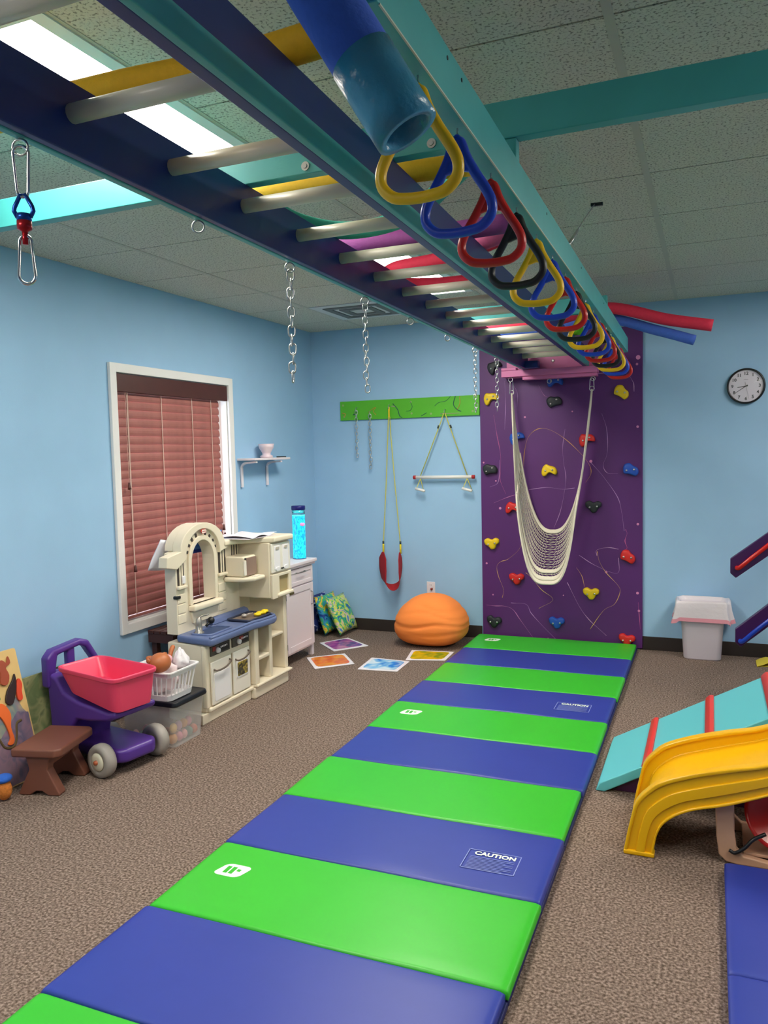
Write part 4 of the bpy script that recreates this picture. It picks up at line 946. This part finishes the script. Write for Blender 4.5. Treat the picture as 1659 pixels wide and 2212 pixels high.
kadd('phone', MB().box(AF+.008, AF+.02, 3.763, 3.789, .795, .84), white, bevel=.004)
kadd('clip', MB().box(AF-.02, AF+.012, 3.712, 3.75, .708, .728), darkm, bevel=.006)
# upper right: long window, shelf, cupboard, microwave
rw = kadd('long_window', MB().box(KB, AF-.02, 4.30, 4.41, .50, .965), cream)
gw = kadd('side_window', MB().box(AF-.021, AF-.015, 4.235, 4.40, .87, .965), grl)
for q in range(6): kadd('mullion', MB().box(AF-.016, AF-.008, 4.245+q*.028, 4.254+q*.028, .865, .967), cream, parent=gw)
kadd('top_shelf', MB().prism([(KB-.005, 4.19), (AF+.03, 4.19), (AF+.04, 4.30), (-2.74, 4.38), (-2.615, 4.43), (-2.61, 4.67), (KB-.005, 4.67)], 2, .965, 1.003), cream, bevel=.012, seg=3)
kadd('tower', MB().box(KB+.021, KR-.012, 4.405, 4.66, .60, .965), cream, bevel=.008)
cb = kadd('cupboard_door', MB().box(KR-.012, KR+.004, 4.415, 4.655, .765, .955), creamw, bevel=.005)
for y in (4.44, 4.55):
    kadd('recess', MB().box(KR+.003, KR+.008, y, y+.075, .785, .94), white, parent=cb, bevel=.003)
    kadd('scallop', MB().prism(rrect(y+.015, y+.06, .775, .80, .01), 0, KR+.003, KR+.014), white, parent=cb)
    kadd('scallop', MB().prism(rrect(y+.018, y+.058, .915, .932, .006), 0, KR+.006, KR+.012), M('recess_grey', '#b9b2a2', .5), parent=cb)
for y in (4.528, 4.545): kadd('handle', MB().lathe([(0, .012), (.006, .01), (.004, 0), (0, 0)], (KR+.004, y, .785), axis=0, seg=8), darkm, parent=cb)
kadd('cubby_frame', plate_with_hole([(4.41, .595), (4.66, .595), (4.66, .755), (4.41, .755)], [(4.50, .625), (4.625, .625), (4.625, .735), (4.50, .735)], KR-.012, KR+.006), cream, bevel=.004)
kadd('cubby_back', MB().box(KR-.0125, KR-.009, 4.50, 4.625, .625, .735), M('cubby_shadow', '#a8966a', .6))
kadd('cubby_lip', MB().box(KR-.01, KR+.02, 4.47, 4.665, .60, .622), cream, bevel=.007)
kadd('clip', MB().box(KR+.018, KR+.028, 4.60, 4.655, .588, .606), M('clip_olive', '#4a4420', .5), bevel=.004)
mw = kadd('microwave', MB().box(AF, -2.725, 4.222, 4.372, .765, .895), cream, bevel=.012, seg=3)
kadd('microwave_frame', MB().box(-2.726, -2.718, 4.222, 4.248, .775, .87), creamw, parent=mw, bevel=.003)
kadd('microwave_door', MB().prism(rrect(4.248, 4.365, .772, .885, .008), 0, -2.726, -2.718), brownw, parent=mw)
kadd('microwave_button', MB().cyl((-2.72, 4.232, .882), (-2.712, 4.232, .882), .006, 10), darkm, parent=mw)
kadd('microwave_shelf', MB().prism([(AF, 4.20), (-2.735, 4.205), (-2.67, 4.26), (-2.665, 4.385), (AF, 4.40)], 2, .735, .764), cream, bevel=.012, seg=3)
kadd('shelf_inset', MB().prism(rrect(-2.705, -2.675, 4.275, 4.36, .008), 2, .7635, .7665), creamw)
# loose things on the kitchen
yk = M('comb_yellow', '#f0d21c', .4)
YT = Thing('toy_comb', 'yellow wavy plastic toy piece on the toy hob', 'toy', (-2.66, 4.33, .51))
for i in range(4): YT.add('ring', MB().tube([(-2.668+.016*cos(k*pi/6), 4.275+i*.030+.016*sin(k*pi/6), .523+.004*(i % 2)) for k in range(12)], .0085, 8, closed=True), yk, smooth=True)
solo('toy_ladle', 'small grey toy ladle lying on the toy hob', 'toy', MB().ball((-2.72, 4.20, .527), .018, .018, .012).tube([(-2.71, 4.215, .53), (-2.70, 4.27, .532)], .004, 6), M('ladle_grey', '#b9b2ac', .3, metal=.5), (-2.72, 4.20, .511), smooth=True)
def paper(x0, x1, y0, y1, z, amp=.006): return MB().grid(lambda u, v: (x0+(x1-x0)*u, y0+(y1-y0)*v, z+.002+amp*abs(sin(3*u+5*v))), 12, 12)
pp = solo('paper_stack', 'loose white papers lying on top of the toy kitchen', 'papers', paper(-2.95, -2.68, 4.27, 4.57, 1.004, .016).grid(lambda u, v: (-2.96+.27*u+.02*v, 4.24+.30*v, 1.0035+.001*u), 2, 2), M('paper', '#eeeaf2', .6), (-2.8, 4.4, 1.003))
pp.modifiers.new('solid', 'SOLIDIFY').thickness = .001
# ---------------------------------------------------------------- white cabinet and bubble lamp
CX0, CX1, CY0, CY1, CZ = XL+.02, -2.80, 4.86, 5.31, .745
wc = M('cabinet_white', '#e6dbe0', .45)
CB = Thing('white_cabinet', 'narrow white cabinet with drawer and shaker door next to the toy kitchen', 'cabinet', ((CX0+CX1)/2, (CY0+CY1)/2, 0))
CB.add('body', MB().box(CX0, CX1-.018, CY0, CY1, .075, CZ-.025), wc, bevel=.003)
CB.add('top', MB().box(CX0, CX1+.02, CY0-.02, CY1+.02, CZ-.025, CZ), wc, bevel=.005)
CB.add('cornice', MB().box(CX0, CX1+.008, CY0-.008, CY1+.008, CZ-.042, CZ-.0255), wc, bevel=.004)
for y0, y1 in ((CY0, CY0+.035), (CY1-.035, CY1)):
    for x0, x1 in ((CX1-.055, CX1-.018), (CX0, CX0+.035)): CB.add('leg', MB().box(x0, x1, y0, y1, 0, .075), wc, bevel=.002)
def shaker(name, y0, y1, z0, z1, fr):
    d = CB.add(name, MB().box(CX1-.018, CX1-.006, y0, y1, z0, z1), wc)
    for a in ((y0, y0+fr, z0, z1), (y1-fr, y1, z0, z1), (y0+fr, y1-fr, z0, z0+fr), (y0+fr, y1-fr, z1-fr, z1)):
        CB.add('frame_rail', MB().box(CX1-.006, CX1, *a), wc, parent=d, bevel=.002)
    return d
dr = shaker('drawer', CY0+.02, CY1-.02, .575, .695, .028); do = shaker('door', CY0+.02, CY1-.02, .095, .565, .045)
hn_ = M('pewter', '#8d8a88', .35, metal=.8)
CB.add('handle', MB().tube([(CX1, 5.03, .668), (CX1+.02, 5.035, .668), (CX1+.02, 5.145, .668), (CX1, 5.15, .668)], .004, 6), hn_, parent=dr, smooth=True)
CB.add('handle', MB().tube([(CX1, 5.25, .40), (CX1+.02, 5.25, .405), (CX1+.02, 5.25, .495), (CX1, 5.25, .50)], .004, 6), hn_, parent=do, smooth=True)
for z in (.15, .51): CB.add('hinge', MB().cyl((CX1-.002, CY0+.018, z-.02), (CX1-.002, CY0+.018, z+.02), .004, 6), hn_, parent=do)
BLx, BLy = -2.885, 5.25
BL = Thing('bubble_lamp', 'glowing turquoise bubble tube lamp with a dark blue cap on the cabinet', 'lamp', (BLx, BLy, CZ))
def bubbles():
    m = bpy.data.materials.new('bubble_water'); m.use_nodes = True; nt = m.node_tree; b = nt.nodes['Principled BSDF']
    tc = nt.nodes.new('ShaderNodeTexCoord'); mp = nt.nodes.new('ShaderNodeMapping'); mp.inputs['Scale'].default_value = (1, 1, .45)
    n = nt.nodes.new('ShaderNodeTexNoise'); n.inputs['Scale'].default_value = 85; n.inputs['Detail'].default_value = 2; n.inputs['Distortion'].default_value = .8
    r = nt.nodes.new('ShaderNodeValToRGB'); e = r.color_ramp.elements; e[0].position = .43; e[0].color = lin('#1180b8'); e[1].position = .55; e[1].color = lin('#2fe8f2')
    nt.links.new(tc.outputs['Object'], mp.inputs['Vector']); nt.links.new(mp.outputs['Vector'], n.inputs['Vector']); nt.links.new(n.outputs['Fac'], r.inputs['Fac'])
    nt.links.new(r.outputs['Color'], b.inputs['Emission Color']); b.inputs['Emission Strength'].default_value = .62
    b.inputs['Base Color'].default_value = lin('#1fa8c8'); b.inputs['Roughness'].default_value = .2
    return m
BL.add('base', MB().lathe([(0, CZ), (.051, CZ), (.051, CZ+.004), (.05, CZ+.005), (0, CZ+.005)], (BLx, BLy, 0), seg=28), M('lamp_navy', '#12126a', .35), smooth=True)
BL.add('water_column', MB().lathe([(0, CZ+.005), (.049, CZ+.005), (.049, CZ+.325), (0, CZ+.325)], (BLx, BLy, 0), seg=32), bubbles())
BL.add('clear_tube', MB().lathe([(.047, CZ+.336), (.0485, CZ+.336), (.0485, CZ+.37), (.047, CZ+.37), (.047, CZ+.336)], (BLx, BLy, 0), seg=32), M('clear_acrylic', '#d8f4ff', .02, trans=1), smooth=True, recalc=False)
BL.add('water_line', MB().lathe([(.046, CZ+.325), (.0482, CZ+.326), (.0482, CZ+.335), (0, CZ+.335)], (BLx, BLy, 0), seg=32), M('water_line', '#5df4ee', .3, emit='#4ff0ea', estr=.5), smooth=True)
BL.add('cap', MB().lathe([(.05, CZ+.37), (.053, CZ+.375), (.053, CZ+.398), (.05, CZ+.402), (0, CZ+.402)], (BLx, BLy, 0), seg=32), M('lamp_navy', '#12126a', .35), smooth=True)
BL.add('toy_fish', MB().ball((BLx+.040, BLy-.012, CZ+.262), .014, .022, .014).tube([(BLx+.045, BLy-.03, CZ+.262), (BLx+.043, BLy-.04, CZ+.266)], [.005, .012], 8), M('fish_pink', '#f08ac0', .4, emit='#f08ac0', estr=.4), smooth=True)
# ---------------------------------------------------------------- wall shelf with bowl
SH = Thing('wall_shelf', 'small white wall shelf on curved brackets beside the window', 'shelf', (XL, 5.25, 1.5))
SH.add('board', MB().box(XL, XL+.155, 4.955, 5.48, 1.497, 1.514), wc, bevel=.003)
for y in (5.0, 5.36):
    pts = [(XL+.005, y, 1.30), (XL+.005, y, 1.40), (XL+.008, y, 1.455), (XL+.035, y, 1.482), (XL+.10, y, 1.490), (XL+.14, y, 1.492)]
    m = MB(); sp = spline(pts, 5)
    for i in range(len(sp)-1):
        pass
    prof2 = [(p.x, p.z) for p in sp] + [(p.x+(.012 if p.z < 1.45 else .004), p.z-(.014 if p.z > 1.45 else 0)) for p in reversed(sp)]
    SH.add('bracket', MB().prism(prof2, 1, y-.011, y+.011), wc, bevel=.002)
PBW = solo('pink_bowl', 'small pale pink scalloped bowl on the wall shelf', 'bowl', MB().lathe([(0, .0), (.045, .0), (.05, .012), (.03, .025), (.034, .04), (.055, .075), (.06, .105), (.054, .105), (.045, .07), (.02, .045), (0, .04)], seg=24), M('bowl_pink', '#e0ccd4', .4), (XL+.085, 5.235, 1.5142), local=True, smooth=True)
solo('black_pen', 'black pen lying on the wall shelf next to the bowl', 'pen', MB().cyl((XL+.12, 5.33, 1.519), (XL+.125, 5.46, 1.519), .0045, 8), darkm, (XL+.13, 5.38, 1.5142))
# ---------------------------------------------------------------- slatted bench and bag behind the toy kitchen
bench_m = M('bench_brown', '#45231e', .45)
BE = Thing('low_bench', 'low dark brown slatted bench behind the toy kitchen', 'bench', (-3.10, 4.1, 0))
for q in range(4): BE.add('slat', MB().box(-3.2+q*.048, -3.2+q*.048+.042, 3.86, 4.7, .455, .475), bench_m, bevel=.003)
for y in (3.865, 4.675): BE.add('apron', MB().box(-3.2, -3.014, y, y+.02, .40, .4545), bench_m)
for x in (-3.195, -3.06):
    for y in (3.89, 4.64): BE.add('leg', MB().box(x, x+.035, y, y+.035, 0, .454), bench_m)
bagm = M('cloth_white', '#e6e8f4', .6, bump=.3, bscale=18)
BG = Thing('draped_cloth', 'white and blue cloth draped behind the play kitchen arch', 'cloth', (-3.06, 3.85, .9))
def drape(u, v):
    y = 3.735+.30*u-.06*v*(1-u); z = 1.055-.175*v-.02*sin(3*u)
    return (-2.969-.05*v-.012*abs(sin(9*u+3*v))*v, y, z)
BG.add('white_cloth', MB().grid(drape, 20, 10), bagm, smooth=True).modifiers.new('solid', 'SOLIDIFY').thickness = .004
BG.add('blue_cloth', MB().grid(lambda u, v: (-2.975-.02*v-.006*abs(sin(7*u)), 4.03+.34*u, 1.05-.10*v), 12, 6), M('cloth_blue', '#3f8ae0', .6), smooth=True).modifiers.new('solid', 'SOLIDIFY').thickness = .004
BG.add('blue_hem', MB().grid(lambda u, v: (-2.997-.006*abs(sin(7*u)), 4.03+.34*u, .95-.022*v), 12, 2), M('cloth_navy', '#1f3f9c', .6), smooth=True).modifiers.new('solid', 'SOLIDIFY').thickness = .004

# ---------------------------------------------------------------- shopping cart
CT = Thing('toy_shopping_cart', 'purple toy shopping cart with a pink basket and grey wheels', 'toy cart', (-2.68, 3.06, 0), rotz=-.18)
cp = M('cart_purple', '#53318c', .35); ckp = M('cart_pink', '#ea4468', .35)
# basket: open tapered tub
def quad(c, z, f=1.0, cx=0, cy=0):
    mx = sum(p[0] for p in c)/4+cx; my_ = sum(p[1] for p in c)/4+cy
    return [(mx+(p[0]-mx+cx*0)*f, my_+(p[1]-my_)*f, z) for p in c]
def roundq(c, r=.16, n=5):
    out = []
    for i in range(4):
        A, B_, C_ = Vector(c[i-1]), Vector(c[i]), Vector(c[(i+1) % 4])
        p0 = B_+(A-B_)*r; p2 = B_+(C_-B_)*r
        for k in range(n+1):
            t = k/n; out.append(tuple((p0*(1-t)**2)+(B_*2*t*(1-t))+(p2*t*t)))
    return out
rimc = [(-2.985, 2.87), (-2.513, 2.85), (-2.513, 3.13), (-2.985, 3.14)]
def bring(z, f, dzb=0, dx=0):
    q = [((p[0]-(-2.745))*f-2.745+dx, (p[1]-3.0)*f+3.0, z+(dzb if i in (0, 3) else 0)) for i, p in enumerate(rimc)]
    return roundq(q)
CT.add('basket', loft([bring(.335, .80, .05, .02), bring(.40, .87, .03, .012), bring(.485, .955), bring(.487, 1.0), bring(.505, 1.01), bring(.51, .985), bring(.50, .94), bring(.36, .80, .05, .02)]), ckp, bevel=.004)
for i, (y, z, x) in enumerate(((2.90, .372, -2.552), (3.06, .372, -2.552))):
    CT.add('rivet', MB().ball((x, y, z), .008, nu=10, nv=8), white, smooth=True)
# cradle: side profile x,z swept across y
prof = [(-3.115, .53), (-3.10, .575), (-3.06, .585), (-3.02, .55), (-2.93, .44), (-2.85, .385), (-2.62, .355), (-2.57, .36), (-2.565, .315), (-2.62, .285), (-2.76, .262), (-2.86, .25), (-2.90, .20), (-2.93, .09), (-3.07, .09), (-3.075, .25), (-3.10, .40)]
low = prof[3:]
CT.add('cradle', MB().prism([(-3.07, .46), (-3.01, .44), (-2.96, .375), (-2.85, .345), (-2.62, .325), (-2.565, .34), (-2.56, .305), (-2.62, .28), (-2.76, .258), (-2.86, .25), (-2.90, .20), (-2.93, .09), (-3.07, .09), (-3.075, .25), (-3.085, .38)], 1, 2.89, 3.14), cp, bevel=.02, seg=3)
def handle_frame():
    out = [(2.885, .40), (2.885, .545), (2.93, .585), (3.10, .60), (3.155, .575), (3.185, .50), (3.185, .40)]
    return out
hfr = CT.add('handle_frame', plate_with_hole([(2.88, .38), (2.88, .535), (2.915, .572), (3.08, .597), (3.13, .582), (3.195, .47), (3.195, .38)], [(2.93, .46), (3.165, .46), (3.11, .548), (3.075, .562), (2.945, .54)], -3.115, -3.055), cp, bevel=.014, seg=3)
CT.add('handle_bar', MB().box(-3.105, -3.065, 3.005, 3.05, .45, .57), cp, bevel=.01, parent=hfr)
CT.add('base_plate', MB().prism([(-3.05, 2.93), (-2.63, 2.935), (-2.59, 2.97), (-2.59, 3.14), (-2.63, 3.18), (-3.05, 3.17)], 2, .055, .125), cp, bevel=.02, seg=3)
wg = M('wheel_grey', '#a39c94', .5); whub = M('wheel_hub', '#e2dcc4', .45)
for (x, y, sg) in ((-2.677, 2.892, -1), (-2.674, 3.218, 1), (-3.0, 2.91, -1), (-3.0, 3.2, 1)):
    r0 = .082 if x > -2.9 else .06
    w = CT.add('wheel', MB().lathe([(0, -.024), (r0*.55, -.024), (r0*.62, -.03), (r0*.93, -.026), (r0, -.012), (r0, .012), (r0*.93, .026), (r0*.62, .03), (r0*.55, .024), (0, .024)], (x, y, r0), axis=1, seg=32), wg, smooth=True)
    CT.add('hub', MB().lathe([(0, .008), (r0*.30, .010), (r0*.52, .006), (r0*.56, .0), (0, 0)] if sg > 0 else [(0, -.008), (r0*.30, -.010), (r0*.52, -.006), (r0*.56, 0), (0, 0)], (x, y+sg*.025, r0), axis=1, seg=24), whub, parent=w, smooth=True)
    CT.add('axle_cap', MB().lathe([(0, sg*.014), (.010, sg*.012), (.012, 0)], (x, y+sg*.033, r0), axis=1, seg=14), M('cap_orange', '#b5603c', .4), parent=w, smooth=True)
# ---------------------------------------------------------------- storage tote with lid, basket and doll
TX0, TX1, TY0, TY1 = -2.955, -2.585, 3.30, 3.575
TT = Thing('storage_tote', 'clear plastic storage tote with black lid in front of the toy kitchen', 'storage box', ((TX0+TX1)/2, (TY0+TY1)/2, 0))
clear = M('clear_tote', '#e6e2de', .18, alpha=.26)
tr = lambda f, z: rring((TX0+TX1)/2, (TY0+TY1)/2, (TX1-TX0)*f, (TY1-TY0)*f, .03, z)
TT.add('tub', loft([tr(.90, 0.002), tr(.90, .004), tr(.985, .225), tr(1.02, .232), tr(.97, .232), tr(.885, .006)]), clear, smooth=False)
TT.add('lid', loft([tr(1.0, .226), tr(1.07, .226), tr(1.08, .236), tr(1.06, .252), tr(1.0, .254), tr(.9, .250)]), M('lid_black', '#15171f', .35), bevel=.004)
TT.add('lid_latch', MB().box(-2.79, -2.72, TY1+.004, TY1+.014, .20, .247), M('lid_black', '#15171f', .35), bevel=.003)
cols = ['#e8a050', '#e48aa0', '#f0b0b0', '#5a8a80', '#d86a4a', '#f0c060', '#c890b0']
random.seed(3)
cnames = ['orange', 'rose pink', 'pale pink', 'dark green', 'brick red', 'yellow', 'mauve']
spots = []
for i in range(21):
    front = i < 9
    x = TX1-.052 if front else TX0+.07+(i-9) % 6*.048
    y = TY0+.05+(i % 5)*.043 if front else TY0+.045+((i-9)//6)*.085
    z = (.038 + .058*(i//5)) if front else .035
    a_ = random.uniform(0, pi)
    solo('play_food', '%s plastic play food piece inside the clear storage tote' % cnames[i % 7], 'toy', MB().ball((0, 0, 0), .020, .024, .026, 12, 8).xf(XM((0, 0, 0), 0, 0, a_)), M('food%d' % (i % 7), cols[i % 7], .5), (x, y, z), group='play food in the storage tote', local=True, smooth=True)
LB = Thing('laundry_basket', 'small white slotted plastic basket on the black tote lid', 'basket', (-2.72, 3.41, .254))
bxc, byc = -2.735, 3.40
lbr = lambda w, d, z: rring(bxc, byc, w, d, .03, z, 3)
LB.add('basket_floor', loft([lbr(.24, .20, .2545), lbr(.245, .205, .262)]), white)
LB.add('lower_band', loft([lbr(.245, .205, .255), lbr(.256, .215, .285), lbr(.25, .209, .285), lbr(.239, .199, .255)], False, False), white)
LB.add('upper_band', loft([lbr(.288, .247, .385), lbr(.298, .257, .408), lbr(.315, .274, .41), lbr(.315, .274, .416), lbr(.292, .251, .416), lbr(.282, .241, .385)], False, False), white)
lo, hi = lbr(.252, .211, .283), lbr(.286, .245, .387)
def along(ring, t):
    P_ = [Vector(p) for p in ring]; Ls = [(P_[(i+1) % len(P_)]-P_[i]).length for i in range(len(P_))]; T_ = t*sum(Ls)
    for i, l in enumerate(Ls):
        if T_ <= l: return P_[i]+(P_[(i+1) % len(P_)]-P_[i])*(T_/l)
        T_ -= l
    return P_[0]
for k in range(32):
    p, q = along(lo, k/32), along(hi, k/32)
    LB.add('slat', MB().tube([p, q], .0048, 4), white)
skin = M('doll_skin', '#b5673a', .45); pink_c = M('cloth_pink', '#ecd8da', .8, bump=.3, bscale=30); whc = M('cloth_cotton', '#ece6ea', .85, bump=.3, bscale=30)
DL = Thing('baby_doll', 'brown baby doll lying head down on clothes in the white basket', 'doll', (bxc, byc-.04, .40))
DL.add('head', MB().ball((bxc+.07, byc-.10, .461), .056, .062, .052, 20, 14), skin, smooth=True)
DL.add('ear', MB().ball((bxc+.04, byc-.155, .481), .012, .008, .014), skin, smooth=True)
DL.add('body', MB().ball((bxc+.022, byc-.01, .447), .038, .06, .03), M('doll_suit', '#e4aeb8', .8), smooth=True)
for (p, q, r_0) in (((bxc+.02, byc+.045, .45), (bxc+.008, byc+.095, .497), .013), ((bxc-.01, byc-.04, .45), (bxc-.05, byc-.06, .46), .013), ((bxc-.01, byc+.05, .44), (bxc-.05, byc+.085, .445), .016)):
    DL.add('limb', MB().tube(spline([p, tuple((Vector(p)+Vector(q))/2+Vector((0, 0, .01))), q], 4), [r_0]*8+[r_0*.8], 8), skin, smooth=True)
def crumple(c, sx, sy, sz, seed):
    def f(u, v):
        a = 2*pi*u; ph = pi*v
        k = 1+.14*sin(5*a+seed)*sin(ph)+.10*sin(9*ph+3*a+seed)
        return (c[0]+sx*cos(a)*sin(ph)*k, c[1]+sy*sin(a)*sin(ph)*k, c[2]-sz*cos(ph)*k)
    return MB().grid(f, 28, 16, True)
solo('folded_clothes', 'crumpled pale pink clothes heaped in the white basket', 'clothes', crumple((bxc-.012, byc+.0, .362), .098, .088, .09, 1), pink_c, (bxc, byc, .263), smooth=True)
dress = crumple((bxc+.078, byc+.068, .435), .046, .042, .055, 2.5)
dress.v = [(bxc+.078+(x-bxc-.078)*(1-.8*min(1, max(0, (z-.43)/.075)))-.10*max(0, z-.43), byc+.068+(y-byc-.068)*(1-.65*min(1, max(0, (z-.43)/.075))), .43+(z-.43)*1.15 if z > .43 else z) for x, y, z in dress.v]
solo('white_clothes', 'white doll dress sticking up out of the white basket', 'clothes', dress, whc, (bxc+.078, byc+.068, .38), smooth=True)
# ---------------------------------------------------------------- brown step stool
ST = Thing('step_stool', 'brown plastic picnic bench stool with splayed ends beside the activity board', 'stool', (-2.84, 2.76, 0))
bm_ = M('stool_brown', '#7a4a3a', .5)
ang = .25
def srot(m): return m.xf(Matrix.Translation((-2.872, 2.762, 0)) @ Matrix.Rotation(ang, 4, 'Z'))
ST.add('seat', srot(MB().prism([(-.115, -.165), (.095, -.165), (.122, -.14), (.122, .14), (.10, .162), (-.115, .162)], 2, .185, .225)), bm_, bevel=.01, seg=3)
for y in (-.14, .085):
    ST.add('leg', srot(MB().prism([(-.06, .184), (.06, .184), (.045, .12), (.10, .012), (.10, 0), (.045, 0), (.015, .02), (-.015, .02), (-.045, 0), (-.10, 0), (-.10, .012), (-.045, .12)], 1, y, y+.055)), bm_, bevel=.006)
ST.add('brace', srot(MB().box(-.03, .03, -.0855, .0855, .12, .1845)), bm_, bevel=.004)
# ---------------------------------------------------------------- activity boards leaning on the left wall
def lean(mb, y0, deg, x0): return mb.xf(Matrix.Translation((x0, y0, .004)) @ Matrix.Rotation(radians(-deg), 4, 'Y'))
AB = Thing('activity_board', 'wooden sea picture activity board with maze grooves leaning on the wall', 'activity board', (-3.0, 2.66, 0))
bwood = M('board_wood', '#d9b878', .5, noise=.06, nscale=6)
DEG, BX, BY = 13, -3.02, 2.40
def badd(n, mb, m, **k): return AB.add(n, lean(mb, BY, DEG, BX), m, **k)
badd('board', MB().prism([(y, z) for y, z in rrect(0, .43, 0, .63, .012)], 0, -.018, 0), bwood, bevel=.002)
sea = multi('sea_print', ['#7f8478', '#96947e', '#6f8488', '#8c7f86', '#a39c82'], 6, .5, 1.2)
badd('sea_print', MB().prism([(0.005, .20), (.405, .12), (.42, .30), (.395, .335), (.37, .40), (.30, .37), (.22, .41), (.12, .40), (.005, .43)], 0, .0003, .0016), sea)
badd('ground_print', MB().prism([(.005, .006), (.42, .006), (.42, .31), (.36, .33), (.22, .22), (.005, .17)], 0, .0017, .0026), multi('seabed_print', ['#7a6878', '#8c6f80', '#66607a', '#9a8490'], 9, .5, 1.2))
gv = M('groove_dark', '#5c4b2c', .7)
badd('maze_groove', MB().tube(spline([(0.001, .15, .46), (.001, .15, .55), (.001, .165, .585), (.001, .20, .59)], 4), .006, 6).tube(spline([(.001, .21, .59), (.001, .235, .57), (.001, .24, .50), (.001, .245, .43)], 4), .006, 6), gv)
badd('maze_groove', MB().tube(spline([(.003, .10, .23), (.003, .17, .27), (.003, .22, .25), (.003, .25, .19), (.003, .30, .18), (.003, .325, .22), (.003, .34, .275), (.003, .37, .285)], 5), .006, 6), gv)
def fig(name, pts, m, x0=.002, th=.010): badd(name, MB().prism([tuple(p)[:2] for p in spline([(a, b_, 0) for a, b_ in pts], 3, True)], 0, x0, x0+th), m, bevel=.002)
fig('knob_figure', [(.30, .56), (.33, .59), (.355, .57), (.37, .60), (.375, .565), (.345, .55), (.355, .51), (.335, .47), (.30, .48), (.31, .53)], M('fig_brown', '#a04a30', .5))
fig('knob_figure', [(.305, .39), (.325, .44), (.365, .48), (.385, .51), (.385, .47), (.365, .41), (.335, .37)], M('fig_black', '#2a1c1e', .5))
fig('knob_figure', [(.375, .42), (.39, .47), (.405, .48), (.415, .45), (.405, .42), (.40, .38), (.375, .38)], M('fig_orange', '#d8492a', .5))
fig('knob_figure', [(.14, .415), (.20, .43), (.27, .43), (.27, .405), (.20, .395), (.14, .40)], M('fig_green', '#2f7a44', .5))
fig('knob_figure', [(.22, .385), (.25, .395), (.29, .385), (.315, .33), (.30, .27), (.305, .21), (.285, .19), (.265, .20), (.285, .225), (.275, .29), (.255, .335), (.225, .36)], M('fig_seahorse', '#e46a2c', .5))
fig('knob_figure', [(.10, .135), (.13, .155), (.17, .15), (.19, .125), (.16, .10), (.12, .105)], M('fig_pink', '#d8807c', .5))
fig('knob_figure', [(.02, .05), (.05, .075), (.10, .07), (.15, .08), (.16, .05), (.11, .04), (.05, .03)], M('fig_blue', '#2a62c8', .5))
A2 = Thing('activity_board', 'greenish picture board tucked behind the purple shopping cart', 'activity board', (-3.1, 3.0, 0))
A2.add('board', lean(MB().prism([(y, z) for y, z in rrect(0, .34, 0, .45, .01)], 0, -.014, 0), 2.86, 9, -3.10), multi('leaf_print', ['#7f8a60', '#6a7a50', '#9a9a6c', '#4a5a40'], 7, .5), bevel=.002)
PT = Thing('plush_toy', 'small orange plush toy with a blue cap under the activity board', 'toy', (-2.95, 2.535, 0))
PT.add('body', MB().ball((-2.95, 2.535, .05), .035, .035, .047), M('plush_orange', '#cf7a30', .95, noise=.2, nscale=60, bump=.6, bscale=90), smooth=True)
PT.add('cap', MB().ball((-2.95, 2.535, .102), .036, .04, .02), M('plush_blue', '#2f66c8', .95, bump=.5, bscale=90), smooth=True)
